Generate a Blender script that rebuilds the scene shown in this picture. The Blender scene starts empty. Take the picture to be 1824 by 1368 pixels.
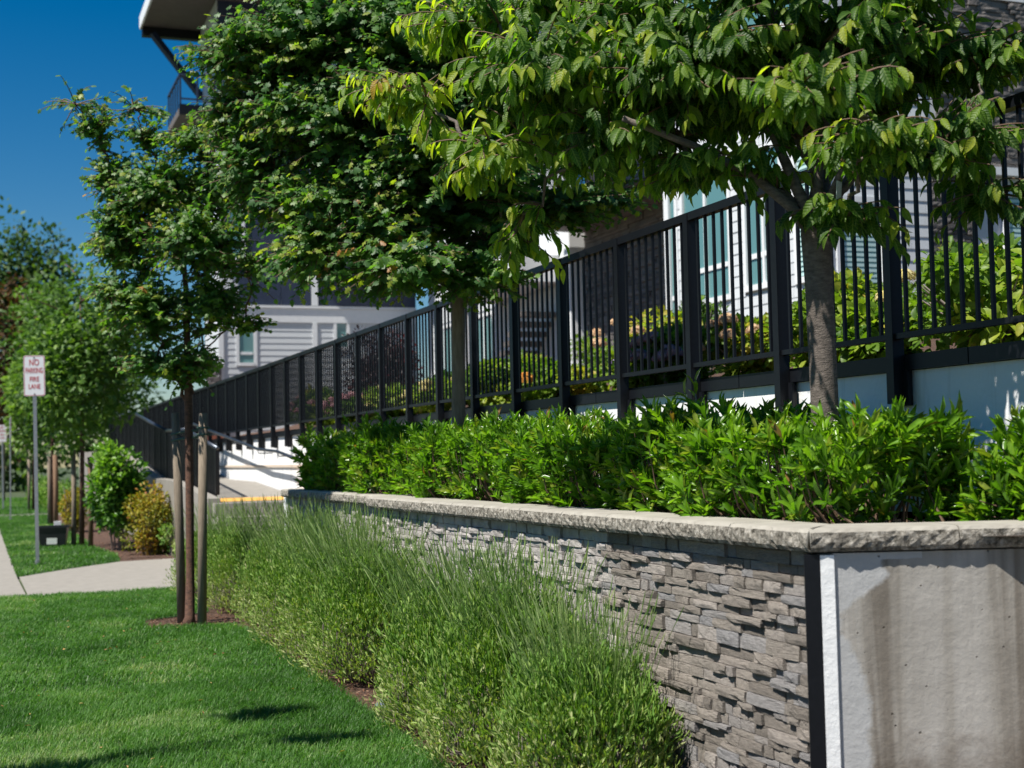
import bpy, math, random
import numpy as np
from mathutils import Matrix, Vector

rng = np.random.default_rng(11)
random.seed(11)
S = bpy.context.scene
COL = S.collection

# ------------------------------------------------------------------ camera
EYE = np.array([0, 0, 1.45])
_th, _ph, _ro = math.atan(952 / 2500), math.atan(129 / 2500), math.radians(1.25)
FW = np.array([math.sin(_th) * math.cos(_ph), math.cos(_th) * math.cos(_ph), math.sin(_ph)])
_r0 = np.array([math.cos(_th), -math.sin(_th), 0.0]); _u0 = np.cross(_r0, FW)
RT = _r0 * math.cos(_ro) - _u0 * math.sin(_ro)
UP = _u0 * math.cos(_ro) + _r0 * math.sin(_ro)
cd = bpy.data.cameras.new('camera'); cam = bpy.data.objects.new('camera', cd); COL.objects.link(cam)
cam.matrix_world = Matrix(((RT[0], UP[0], -FW[0], EYE[0]), (RT[1], UP[1], -FW[1], EYE[1]), (RT[2], UP[2], -FW[2], EYE[2]), (0, 0, 0, 1)))
cd.sensor_width = 36; cd.lens = 2500 / 1824 * 36
cd.clip_start = 0.1; cd.clip_end = 3000
cd.dof.use_dof = True; cd.dof.focus_distance = 7.6; cd.dof.aperture_fstop = 3.1
S.camera = cam

# ------------------------------------------------------------------ sky, sun, exposure
SUN_EL = math.radians(58)
sd = Vector((-1.0, -0.30, 0)).normalized()
W = bpy.data.worlds.new('World'); S.world = W; W.use_nodes = True
wn = W.node_tree.nodes; wl = W.node_tree.links
sky = wn.new('ShaderNodeTexSky'); sky.sky_type = 'NISHITA'; sky.sun_disc = False
sky.sun_elevation = SUN_EL; sky.sun_rotation = math.atan2(sd.x, sd.y)
sky.air_density = 1.0; sky.dust_density = 0.3; sky.ozone_density = 2.5; sky.altitude = 300
hs = wn.new('ShaderNodeHueSaturation'); hs.inputs['Saturation'].default_value = 1.55; hs.inputs['Value'].default_value = 1.0
wl.new(sky.outputs[0], hs.inputs['Color']); wl.new(hs.outputs[0], wn['Background'].inputs[0]); wn['Background'].inputs[1].default_value = 0.050
sl = bpy.data.lights.new('sun', 'SUN'); sl.energy = 5.0; sl.angle = math.radians(0.53); sl.color = (1, 0.955, 0.88)
sun = bpy.data.objects.new('sun', sl); COL.objects.link(sun)
light_dir = Vector((-sd.x * math.cos(SUN_EL), -sd.y * math.cos(SUN_EL), -math.sin(SUN_EL)))
sun.rotation_euler = light_dir.to_track_quat('-Z', 'Y').to_euler()
S.view_settings.view_transform = 'Standard'; S.view_settings.look = 'None'
S.view_settings.gamma = 1; S.view_settings.exposure = 0.76; S.view_settings.use_curve_mapping = False
S.render.engine = 'CYCLES'
S.cycles.max_bounces = 6; S.cycles.transparent_max_bounces = 6; S.cycles.transmission_bounces = 4

# ------------------------------------------------------------------ helpers: objects
def wmat(o):
    m = o.matrix_basis
    return wmat(o.parent) @ o.matrix_parent_inverse @ m if o.parent else m

def adopt(c, p):
    c.parent = p; c.matrix_parent_inverse = wmat(p).inverted()

def tag(o, label=None, cat=None, group=None, kind=None):
    if label: o['label'] = label
    if cat: o['category'] = cat
    if group: o['group'] = group
    if kind: o['kind'] = kind
    return o

def thing(name, loc, label, cat, group=None):
    o = bpy.data.objects.new(name, None); COL.objects.link(o)
    o.matrix_basis = Matrix.Translation(Vector(loc)); o.empty_display_size = .1
    return tag(o, label, cat, group)

def place(name, me, parent=None, mat=None, M=None, kind=None):
    """one mesh object; mesh data in world coordinates unless M is given"""
    if mat is not None and not me.materials: me.materials.append(mat)
    o = bpy.data.objects.new(name, me); COL.objects.link(o)
    if M is not None: o.matrix_basis = M
    if parent is not None: adopt(o, parent)
    if kind: o['kind'] = kind
    return o

def mesh_np(name, V, F, co=None, smooth=False):
    V = np.asarray(V, np.float32); F = np.asarray(F, np.int32)
    me = bpy.data.meshes.new(name); k = F.shape[1]
    me.vertices.add(len(V)); me.vertices.foreach_set('co', V.ravel())
    me.loops.add(F.size); me.loops.foreach_set('vertex_index', F.ravel())
    me.polygons.add(len(F)); me.polygons.foreach_set('loop_start', np.arange(0, F.size, k, dtype=np.int32))
    if co is not None:
        a = me.attributes.new('leafco', 'FLOAT_VECTOR', 'POINT'); a.data.foreach_set('vector', np.asarray(co, np.float32).ravel())
    me.polygons.foreach_set('use_smooth', np.full(len(F), smooth))
    me.update(calc_edges=True)
    return me

class MB:
    """collects boxes and tubes into one mesh"""
    def __init__(s): s.v = []; s.f = []
    def box(s, x0, x1, y0, y1, z0, z1, M=None):
        b = len(s.v)
        for p in ((x0, y0, z0), (x1, y0, z0), (x1, y1, z0), (x0, y1, z0), (x0, y0, z1), (x1, y0, z1), (x1, y1, z1), (x0, y1, z1)):
            s.v.append(tuple(M @ Vector(p)) if M else p)
        for q in ((0, 3, 2, 1), (4, 5, 6, 7), (0, 1, 5, 4), (1, 2, 6, 5), (2, 3, 7, 6), (3, 0, 4, 7)):
            s.f.append(tuple(b + i for i in q))
        return s
    def prism(s, pts, z0, z1):
        b = len(s.v); n = len(pts)
        s.v += [(x, y, z0) for x, y in pts] + [(x, y, z1) for x, y in pts]
        s.f.append(tuple(b + i for i in reversed(range(n)))); s.f.append(tuple(b + n + i for i in range(n)))
        for i in range(n):
            j = (i + 1) % n; s.f.append((b + i, b + j, b + n + j, b + n + i))
        return s
    def tube(s, pts, rads, n=8, cap=True):
        P = [Vector(p) for p in pts]
        if not hasattr(rads, '__len__'): rads = [rads] * len(P)
        ref = Vector((0.31, 0.87, 0.2)); rings = []
        for i, p in enumerate(P):
            t = (P[min(i + 1, len(P) - 1)] - P[max(i - 1, 0)])
            t = t.normalized() if t.length > 1e-9 else Vector((0, 0, 1))
            a = t.cross(ref); a = (t.cross(Vector((1, 0, 0))) if a.length < .1 else a).normalized(); c = t.cross(a)
            b = len(s.v); rings.append(b)
            for k in range(n):
                w = 2 * math.pi * k / n
                s.v.append(tuple(p + (a * math.cos(w) + c * math.sin(w)) * rads[i]))
        for b0, b1 in zip(rings, rings[1:]):
            for k in range(n):
                j = (k + 1) % n; s.f.append((b0 + k, b0 + j, b1 + j, b1 + k))
        if cap:
            s.f.append(tuple(rings[0] + k for k in reversed(range(n)))); s.f.append(tuple(rings[-1] + k for k in range(n)))
        return s
    def quadf(s, a, b, c, d):
        k = len(s.v); s.v += [tuple(a), tuple(b), tuple(c), tuple(d)]; s.f.append((k, k + 1, k + 2, k + 3)); return s
    def mesh(s, name, smooth=False):
        me = bpy.data.meshes.new(name); me.from_pydata(s.v, [], s.f); me.update()
        if smooth: me.polygons.foreach_set('use_smooth', [True] * len(me.polygons))
        return me
    def obj(s, name, parent=None, mat=None, smooth=False, kind=None):
        return place(name, s.mesh(name, smooth), parent, mat, kind=kind)

# ------------------------------------------------------------------ helpers: materials
class NT:
    def __init__(s, name):
        s.m = bpy.data.materials.new(name); s.m.use_nodes = True; s.t = s.m.node_tree
        s.bs = s.t.nodes['Principled BSDF']; s.out = s.t.nodes['Material Output']
    def n(s, typ, **kw):
        nd = s.t.nodes.new('ShaderNode' + typ)
        for k, v in kw.items():
            if k[0] == 'i' and k[1:].isdigit(): nd.inputs[int(k[1:])].default_value = v
            else: setattr(nd, k, v)
        return nd
    def l(s, a, b): s.t.links.new(a, b)
    def ramp(s, fac, stops, interp='LINEAR'):
        r = s.n('ValToRGB'); r.color_ramp.interpolation = interp; e = r.color_ramp.elements
        while len(e) < len(stops): e.new(0.5)
        for i, (p, c) in enumerate(stops):
            e[i].position = p; e[i].color = (*c, 1) if len(c) == 3 else c
        s.l(fac, r.inputs[0]); return r.outputs[0]
    def noise(s, scale, detail=4, rough=.55, vec=None, dist=0):
        x = s.n('TexNoise'); x.inputs['Scale'].default_value = scale; x.inputs['Detail'].default_value = detail
        x.inputs['Roughness'].default_value = rough; x.inputs['Distortion'].default_value = dist
        if vec is not None: s.l(vec, x.inputs['Vector'])
        return x.outputs['Fac']
    def coord(s, which='Object', scale=None):
        c = s.n('TexCoord').outputs[which]
        if scale is None: return c
        m = s.n('Mapping'); m.inputs['Scale'].default_value = scale; s.l(c, m.inputs['Vector']); return m.outputs[0]
    def math(s, op, a, b=None):
        m = s.n('Math', operation=op)
        for i, q in enumerate((a, b)):
            if q is None: continue
            if hasattr(q, 'is_linked'): s.l(q, m.inputs[i])
            else: m.inputs[i].default_value = q
        return m.outputs[0]
    def mix(s, fac, a, b, mode='MIX'):
        m = s.n('MixRGB', blend_type=mode)
        for i, q in enumerate((fac, a, b)):
            if hasattr(q, 'is_linked'): s.l(q, m.inputs[i])
            elif i: m.inputs[i].default_value = (*q, 1)
            else: m.inputs[i].default_value = q
        return m.outputs[0]
    def bump(s, h, strength=.3, dist=.02):
        b = s.n('Bump'); b.inputs['Strength'].default_value = strength; b.inputs['Distance'].default_value = dist
        s.l(h, b.inputs['Height']); s.l(b.outputs[0], s.bs.inputs['Normal'])
    def base(s, c):
        if hasattr(c, 'is_linked'): s.l(c, s.bs.inputs['Base Color'])
        else: s.bs.inputs['Base Color'].default_value = (*c, 1)
    def set(s, **kw):
        for k, v in kw.items(): s.bs.inputs[k.replace('_', ' ')].default_value = v

def grain(name, c1, c2, scale=12, rough=.8, bump=.2, dist=.01, metal=0, stretch=None, detail=5, rnd=0.0, spec=.5):
    t = NT(name); v = t.coord('Object', stretch)
    f = t.noise(scale, detail, .6, v)
    c = t.ramp(f, [(.3, c1), (.7, c2)])
    if rnd:
        r = t.n('ObjectInfo').outputs['Random']
        c = t.mix(1.0, c, t.ramp(r, [(0, (1 - rnd,) * 3), (1, (1 + rnd,) * 3)]), 'MULTIPLY')
    t.base(c); t.set(Roughness=rough, Metallic=metal, Specular_IOR_Level=spec)
    if bump: t.bump(t.noise(scale * 3, 4, .6, v), bump, dist)
    return t.m

def leafmat(name, stops, rough=.42, trans=.4, vein=0, spec=.4, tint=(1.5, 1.75, .5)):
    t = NT(name)
    a = t.n('Attribute', attribute_name='leafco'); x = t.n('SeparateXYZ'); t.l(a.outputs['Vector'], x.inputs[0])
    c = t.ramp(x.outputs[2], stops)
    nz = t.noise(55, 2, .5, t.coord('Object'))
    c = t.mix(1.0, c, t.ramp(nz, [(.3, (.8, .82, .8)), (.7, (1.18, 1.15, 1.1))]), 'MULTIPLY')
    if vein:
        av = t.math('ABSOLUTE', x.outputs[1])
        w = t.math('SINE', t.math('MULTIPLY', t.math('SUBTRACT', x.outputs[0], t.math('MULTIPLY', av, .45)), 46.0))
        c = t.mix(t.math('MULTIPLY', t.math('GREATER_THAN', w, .72), .35), c, (.20, .30, .07))
        c = t.mix(t.math('MULTIPLY', t.math('LESS_THAN', av, .05), .45), c, (.24, .33, .10))
        t.bump(w, .25, .004)
    t.base(c); t.set(Roughness=rough, Specular_IOR_Level=spec)
    tr = t.n('BsdfTranslucent'); t.l(t.mix(1.0, c, tint, 'MULTIPLY'), tr.inputs[0])
    mx = t.n('MixShader'); mx.inputs[0].default_value = trans
    t.l(t.bs.outputs[0], mx.inputs[1]); t.l(tr.outputs[0], mx.inputs[2]); t.l(mx.outputs[0], t.out.inputs[0])
    return t.m

M = {}
M['black'] = grain('black_powder_coat', (.004, .005, .007), (.007, .008, .011), 40, .42, .03, .002, spec=.3)
M['rail_metal'] = grain('satin_rail_top', (.05, .06, .075), (.08, .09, .11), 30, .3, 0, metal=.6)
M['galv'] = grain('galvanised_steel', (.28, .29, .30), (.38, .39, .40), 35, .42, .05, metal=.7)
t = NT('white_painted_concrete'); oc = t.coord('Object')
c = t.ramp(t.noise(2.2, 5, .6, oc), [(.3, (.72, .73, .73)), (.7, (.82, .82, .81))])
c = t.mix(1.0, c, t.ramp(t.noise(1.0, 4, .65, t.coord('Object', (6, 6, .5))), [(.28, (.78, .76, .72)), (.45, (1, 1, 1))]), 'MULTIPLY')
t.base(c); t.set(Roughness=.75); t.bump(t.noise(22, 6, .65, oc), .45, .01); M['white_wall'] = t.m
M['siding'] = grain('pale_grey_siding', (.50, .53, .55), (.58, .60, .62), 9, .6, .1, .003, rnd=.05)
M['trim'] = grain('white_trim', (.66, .68, .69), (.72, .73, .74), 9, .5, .05)
M['navy'] = grain('dark_blue_panel', (.016, .026, .055), (.022, .034, .07), 4, .45, .03)
M['soffit'] = grain('brown_soffit', (.10, .085, .075), (.13, .11, .10), 5, .7, .05)
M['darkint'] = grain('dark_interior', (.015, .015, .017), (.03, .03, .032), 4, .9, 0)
M['blind'] = grain('pale_blind', (.42, .62, .60), (.5, .68, .66), 8, .6, 0)
M['walk'] = grain('pale_concrete_path', (.21, .195, .17), (.265, .245, .215), 7, .85, .15, .004)
M['cap'] = grain('weathered_cap_stone', (.25, .23, .195), (.34, .32, .275), 9, .9, .3, .004)
M['soil'] = grain('dark_soil', (.03, .02, .014), (.075, .05, .035), 45, .95, .9, .02)
M['mulch'] = grain('reddish_mulch', (.055, .027, .017), (.16, .085, .055), 60, .95, 1.0, .025)
M['yellow'] = grain('yellow_tactile', (.55, .28, .05), (.65, .36, .08), 20, .7, .2)
M['asphalt'] = grain('asphalt', (.04, .04, .042), (.06, .06, .062), 60, .9, .3, .004)
M['stake'] = grain('weathered_stake_wood', (.13, .10, .07), (.23, .185, .135), 22, .85, .5, .006, stretch=(6, 6, .5), rnd=.15)
M['stake_red'] = grain('brown_stake_wood', (.13, .075, .04), (.22, .13, .075), 22, .85, .5, .006, stretch=(6, 6, .5))
M['tie'] = grain('green_tie_strap', (.035, .07, .05), (.05, .09, .065), 20, .6, 0)
M['tub'] = grain('black_plastic', (.008, .009, .011), (.014, .015, .018), 30, .35, .05)
M['paper'] = grain('pale_label', (.45, .5, .45), (.7, .7, .66), 60, .6, 0)
M['fabric'] = grain('blue_grey_fabric', (.05, .065, .085), (.16, .19, .22), 40, .8, .8, .01)
M['sign_white'] = grain('sign_white', (.74, .74, .75), (.78, .78, .78), 15, .4, 0)
M['sign_red'] = grain('sign_red', (.42, .03, .035), (.5, .05, .05), 15, .45, 0)
M['brick'] = grain('red_brick', (.22, .07, .04), (.3, .11, .07), 14, .9, .4, .01)
M['stone'] = None
# ledger stone: warm grey with per-stone tone
t = NT('ledge_stone'); r = t.n('ObjectInfo').outputs['Random']; v = t.coord('Object', (3, 3, 1))
f = t.noise(9, 6, .65, t.coord('Object'))
c = t.ramp(t.math('FRACT', t.math('MULTIPLY', r, 7.31)), [(0, (.215, .19, .165)), (.35, (.32, .285, .25)), (.62, (.37, .325, .285)), (.82, (.29, .285, .29)), (1, (.42, .375, .335))])
c = t.mix(1.0, c, t.ramp(f, [(.25, (.62, .60, .58)), (.5, (1, 1, 1)), (.75, (1.35, 1.32, 1.28))]), 'MULTIPLY')
t.base(c); t.set(Roughness=.88, Specular_IOR_Level=.25); t.bump(t.noise(3.2, 9, .72, t.coord('Object', (1, 1.6, 2.2))), 1.0, .03); M['stone'] = t.m
t = NT('dark_ledge_stone'); r = t.n('ObjectInfo').outputs['Random']
c = t.mix(1.0, t.ramp(r, [(0, (.075, .07, .068)), (.5, (.13, .12, .115)), (1, (.19, .17, .16))]), t.ramp(t.noise(3, 6, .65, t.coord('Object')), [(.3, (.7, .7, .7)), (.7, (1.3, 1.28, 1.25))]), 'MULTIPLY')
t.base(c); t.set(Roughness=.9); t.bump(t.noise(6, 6, .7, t.coord('Object')), .6, .02); M['dark_stone'] = t.m
# split rock face of the caps
t = NT('split_face_cap'); f = t.noise(38, 6, .7, t.coord('Object'))
t.base(t.ramp(f, [(.36, (.07, .062, .05)), (.5, (.24, .22, .185)), (.62, (.42, .39, .34))])); t.set(Roughness=.95, Specular_IOR_Level=.2)
t.bump(t.noise(45, 6, .7, t.coord('Object')), 1.0, .02); M['split'] = t.m
# stained concrete with a patch of white paint at the corner
t = NT('stained_concrete'); oc = t.coord('Object'); xyz = t.n('SeparateXYZ'); t.l(oc, xyz.inputs[0])
c = t.ramp(t.noise(6, 6, .6, oc), [(.3, (.28, .265, .24)), (.7, (.36, .342, .315))])
st = t.noise(1.0, 4, .6, t.coord('Object', (5.5, 5.5, .22)), .6)
c = t.mix(1.0, c, t.ramp(st, [(.34, (.50, .46, .41)), (.45, (.86, .84, .80)), (.55, (1.0, .99, .975)), (.68, (1.16, 1.16, 1.16))]), 'MULTIPLY')
low = t.math('ADD', xyz.outputs[2], t.math('MULTIPLY', t.noise(9, 5, .7, oc), .5))
c = t.mix(1.0, c, t.ramp(low, [(.42, (.38, .31, .25)), (.70, (1, 1, 1))]), 'MULTIPLY')
edge = t.ramp(xyz.outputs[2], [(.0, (.36,) * 3), (.45, (.36,) * 3), (.68, (.33,) * 3), (.80, (.10,) * 3), (.86, (.06,) * 3), (.94, (.42,) * 3), (1.0, (.64,) * 3)])
lim = t.math('ADD', t.math('ADD', t.math('MULTIPLY', edge, .3), 2.85), t.math('MULTIPLY', t.math('SUBTRACT', t.noise(7, 8, .62, oc), .5), .14))
sb = t.n('Math', operation='MULTIPLY'); sb.use_clamp = True; t.l(t.math('SUBTRACT', lim, xyz.outputs[0]), sb.inputs[0]); sb.inputs[1].default_value = 45; fade = sb.outputs[0]
band = t.math('MULTIPLY', t.math('GREATER_THAN', xyz.outputs[2], t.math('ADD', 1.045, t.math('MULTIPLY', t.noise(20, 3, .5, oc), .02))), t.math('LESS_THAN', xyz.outputs[0], 3.15))
c = t.mix(t.math('MAXIMUM', band, fade), c, t.ramp(t.noise(4, 4, .6, oc), [(.3, (.34, .34, .335)), (.7, (.41, .41, .405))]))
t.base(c); t.set(Roughness=.85)
vo = t.n('TexVoronoi'); vo.inputs['Scale'].default_value = 15; vo.inputs['Randomness'].default_value = 1.0; t.l(oc, vo.inputs['Vector'])
dst = t.math('ADD', vo.outputs['Distance'], t.math('MULTIPLY', t.noise(4, 3, .5, oc), .10))
pit = t.ramp(dst, [(.0, (0, 0, 0)), (.085, (.1,) * 3), (.115, (1, 1, 1))])
t.base(t.mix(1.0, c, t.ramp(pit, [(0, (.35, .33, .3)), (1, (1, 1, 1))]), 'MULTIPLY'))
t.bump(t.math('ADD', t.math('MULTIPLY', pit, 1.0), t.math('MULTIPLY', t.noise(30, 5, .7, oc), .35)), .8, .012); M['concrete'] = t.m
# bark
def bark(name, c1, c2, sc, stretch, b=.6):
    return grain(name, c1, c2, sc, .85, b, .01, stretch=stretch, detail=6)
M['cherry_bark'] = bark('cherry_bark', (.055, .044, .036), (.165, .135, .115), 9, (3, 3, 7))
M['maple_bark'] = bark('maple_bark', (.12, .095, .065), (.22, .18, .13), 9, (5, 5, 1.2))
M['paper_bark'] = bark('peeling_red_bark', (.045, .022, .015), (.16, .075, .045), 8, (3, 3, 5), 1.0)
M['twig'] = grain('reddish_twig', (.07, .04, .025), (.14, .085, .05), 20, .8, 0)
M['woody'] = grain('grey_woody_stem', (.13, .10, .088), (.27, .225, .20), 25, .9, 0)
# glass
t = NT('window_glass'); t.base((.10, .22, .22)); t.set(Roughness=.08, Specular_IOR_Level=.8); M['glass'] = t.m
# leaves
G = lambda *a: a
M['cherry_leaf'] = leafmat('cherry_leaf', [(0, G(.022, .064, .016)), (.4, G(.048, .120, .018)), (.75, G(.15, .25, .022)), (.955, G(.33, .38, .03)), (1, G(.42, .24, .03))], .45, .58, 1, .32, (1.8, 2.05, .4))
M['maple_leaf'] = leafmat('maple_leaf', [(0, G(.034, .096, .026)), (.5, G(.064, .160, .036)), (.85, G(.13, .24, .036)), (.97, G(.26, .31, .03)), (1, G(.36, .17, .04))], .5, .5, 0, .55)
M['laurel_leaf'] = leafmat('laurel_leaf', [(0, G(.045, .105, .013)), (.45, G(.105, .235, .016)), (.85, G(.20, .35, .022)), (.97, G(.20, .25, .03)), (1, G(.22, .13, .04))], .30, .40, 0, .5)
M['lavender_leaf'] = leafmat('lavender_leaf', [(0, G(.06, .15, .025)), (.5, G(.15, .27, .05)), (.8, G(.28, .38, .11)), (1, G(.40, .42, .21))], .6, .3, 0, .2)
M['lavender_stem'] = leafmat('lavender_stem', [(0, G(.10, .18, .05)), (.6, G(.19, .29, .10)), (1, G(.34, .40, .20))], .6, .3, 0, .2)
M['grass'] = leafmat('lawn_grass', [(0, G(.026, .082, .011)), (.5, G(.058, .162, .020)), (.85, G(.125, .25, .055)), (1, G(.32, .36, .18))], .48, .4, 0, .45, (1.3, 1.6, .5))
M['far_leaf'] = leafmat('far_leaf', [(0, G(.042, .092, .018)), (.5, G(.088, .175, .028)), (1, G(.165, .265, .04))], .5, .35, 0, .3)
M['dark_leaf'] = leafmat('evergreen_leaf', [(0, G(.03, .066, .02)), (.5, G(.06, .12, .03)), (1, G(.12, .18, .035))], .55, .3, 0, .3)
M['brown_leaf'] = leafmat('brown_cedar_leaf', [(0, G(.05, .028, .014)), (1, G(.12, .07, .03))], .6, .25, 0, .2, (1.3, 1, .5))
M['gold_leaf'] = leafmat('gold_leaf', [(0, G(.14, .18, .02)), (.45, G(.32, .28, .03)), (.8, G(.36, .19, .035)), (1, G(.34, .12, .035))], .5, .38, 0, .3, (1.4, 1.3, .5))
M['bush_leaf'] = leafmat('bush_leaf', [(0, G(.045, .12, .018)), (.5, G(.10, .23, .025)), (1, G(.2, .34, .05))], .38, .38, 0, .4)
M['hyd_leaf'] = leafmat('hydrangea_leaf', [(0, G(.06, .13, .018)), (.5, G(.16, .26, .026)), (.85, G(.28, .34, .04)), (1, G(.40, .33, .06))], .45, .42, 0, .3)
M['burg_leaf'] = leafmat('burgundy_leaf', [(0, G(.02, .008, .012)), (.7, G(.05, .016, .02)), (1, G(.16, .03, .03))], .45, .3, 0, .4, (1.6, .8, .8))
for nm, a, b in (('pink', (.55, .28, .34), (.68, .42, .42)), ('lilac', (.34, .24, .55), (.46, .34, .62)), ('peach', (.55, .34, .2), (.66, .5, .32)), ('cream', (.6, .52, .16), (.7, .64, .36)), ('orange', (.5, .2, .04), (.6, .3, .06))):
    M[nm] = leafmat('petal_' + nm, [(0, a), (1, b)], .7, .3, 0, .1, (1.1, 1.0, .95))

# ------------------------------------------------------------------ helpers: leaves
def T_(verts, tris): return np.array(verts, float), np.array(tris, int)
def strip_leaf(us, ws, fold=.35, droop=.25):
    V = []; F = []
    for i, (u, w) in enumerate(zip(us, ws)):
        z = -droop * u * u
        V += [(u, -w, z + fold * w * .35), (u, 0, z), (u, w, z + fold * w * .35)]
        if i:
            a = 3 * (i - 1); b = 3 * i
            F += [(a, a + 1, b + 1), (a, b + 1, b), (a + 1, a + 2, b + 2), (a + 1, b + 2, b + 1)]
    return T_(V, F)
LEAF_CHERRY = strip_leaf([0, .16, .42, .68, .86, 1.0], [.03, .30, .48, .38, .17, .0], .7, .30)
LEAF_LAUREL = strip_leaf([0, .3, .65, 1.0], [.05, .40, .44, .0], .6, .22)
LEAF_NARROW = strip_leaf([0, .5, 1.0], [.12, .5, .0], .5, .2)
_h = [(-.04, .16), (.10, .40), (.26, .22), (.52, .56), (.56, .26), (.68, .22), (.78, .26), (1.0, 0)]
_o = [(0, 0)] + _h + [(u, -v) for u, v in reversed(_h[:-1])]
LEAF_MAPLE = T_([(.34, 0, .03)] + [(u, v, -.10 * abs(v) - .16 * u * u) for u, v in _o], [(0, i + 1, (i + 1) % len(_o) + 1) for i in range(len(_o))])
LEAF_DIAMOND = T_([(0, 0, 0), (.5, .42, -.05), (1, 0, -.15), (.5, -.42, -.05)], [(0, 1, 2), (0, 2, 3)])

def unit(a): return a / np.maximum(np.linalg.norm(a, axis=1, keepdims=True), 1e-9)

class Leaves:
    def __init__(s): s.p = []; s.d = []; s.n = []; s.L = []; s.W = []; s.t = []
    def add(s, p, d, n, L, Wd, t):
        p = np.atleast_2d(p); k = len(p)
        s.p.append(p); s.d.append(np.broadcast_to(np.atleast_2d(d), (k, 3))); s.n.append(np.broadcast_to(np.atleast_2d(n), (k, 3)))
        s.L.append(np.broadcast_to(L, (k,))); s.W.append(np.broadcast_to(Wd, (k,))); s.t.append(np.broadcast_to(t, (k,)))
    def arrays(s):
        p = np.concatenate(s.p); d = unit(np.concatenate(s.d)); n = np.concatenate(s.n)
        side = unit(np.cross(n, d)); n = np.cross(d, side)
        return p, d, side, n, np.concatenate(s.L), np.concatenate(s.W), np.clip(np.concatenate(s.t), 0, 1)

def leaf_mesh(name, A, tpl):
    p, d, sd_, n, L, Wd, tt = A; TV, TF = tpl; k = len(p); m = len(TV)
    V = p[:, None, :] + d[:, None, :] * (L[:, None, None] * TV[None, :, 0:1]) + sd_[:, None, :] * (Wd[:, None, None] * TV[None, :, 1:2]) + n[:, None, :] * (L[:, None, None] * TV[None, :, 2:3])
    F = (TF[None] + (np.arange(k) * m)[:, None, None]).reshape(-1, 3)
    co = np.empty((k, m, 3)); co[:, :, 0] = TV[None, :, 0]; co[:, :, 1] = TV[None, :, 1]; co[:, :, 2] = tt[:, None]
    return mesh_np(name, V.reshape(-1, 3), F, co.reshape(-1, 3), smooth=True)

def in_view(p, margin=0.0):
    q = p - EYE; dep = q @ FW
    x = 912 + 2500 * (q @ RT) / dep; y = 684 - 2500 * (q @ UP) / dep
    return (dep > .5) & (x > -margin) & (x < 1824 + margin) & (y > -margin) & (y < 1368 + margin), dep

def foliage(root, lv, tpl, mat, n_parts=0, score=None, name='foliage'):
    """the n_parts leaves that show largest become objects of their own, the rest one stuff part"""
    A = lv.arrays(); k = len(A[0]); pick = np.zeros(k, bool)
    if n_parts:
        vis, dep = in_view(A[0])
        s_ = A[4] / np.maximum(dep, .1) * (1 + .25 * rng.random(k))
        if score is not None: s_ = s_ * score(A)
        s_ = np.where(vis, s_, -1); pick[np.argsort(-s_)[:n_parts]] = True
        vars_ = []
        for q in range(16):
            tt = np.quantile(A[6][pick], (q + .5) / 16); TV, TF = tpl
            me = mesh_np('leaf', TV, TF, np.column_stack([TV[:, 0], TV[:, 1], np.full(len(TV), tt)]), True); me.materials.append(mat); vars_.append((tt, me))
        tv = np.array([a for a, _ in vars_])
        for i in np.nonzero(pick)[0]:
            d, s2, n, L, Wd = A[1][i], A[2][i], A[3][i], A[4][i], A[5][i]; p = A[0][i]
            Mx = Matrix(((d[0] * L, s2[0] * Wd, n[0] * L, p[0]), (d[1] * L, s2[1] * Wd, n[1] * L, p[1]), (d[2] * L, s2[2] * Wd, n[2] * L, p[2]), (0, 0, 0, 1)))
            place('leaf', vars_[int(np.argmin(abs(tv - A[6][i])))][1], root, None, Mx)
    B = tuple(a[~pick] for a in A)
    return place(name, leaf_mesh(name, B, tpl), root, mat, kind='stuff')

def rnd_in_ball(k, shell=.0):
    v = unit(rng.normal(size=(k, 3))); r = (shell ** 3 + (1 - shell ** 3) * rng.random(k)) ** (1 / 3)
    return v * r[:, None]

def bez(a, b, c, k):
    t_ = np.linspace(0, 1, k)[:, None]
    return (1 - t_) ** 2 * a + 2 * t_ * (1 - t_) * b + t_ ** 2 * c

def curve_twigs(root, polys, r0, r1, mat, name='twigs', sides=4):
    mb = MB()
    for P in polys:
        mb.tube(P, list(np.linspace(r0, r1, len(P))), sides, cap=False)
    return mb.obj(name, root, mat, kind='stuff')

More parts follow.
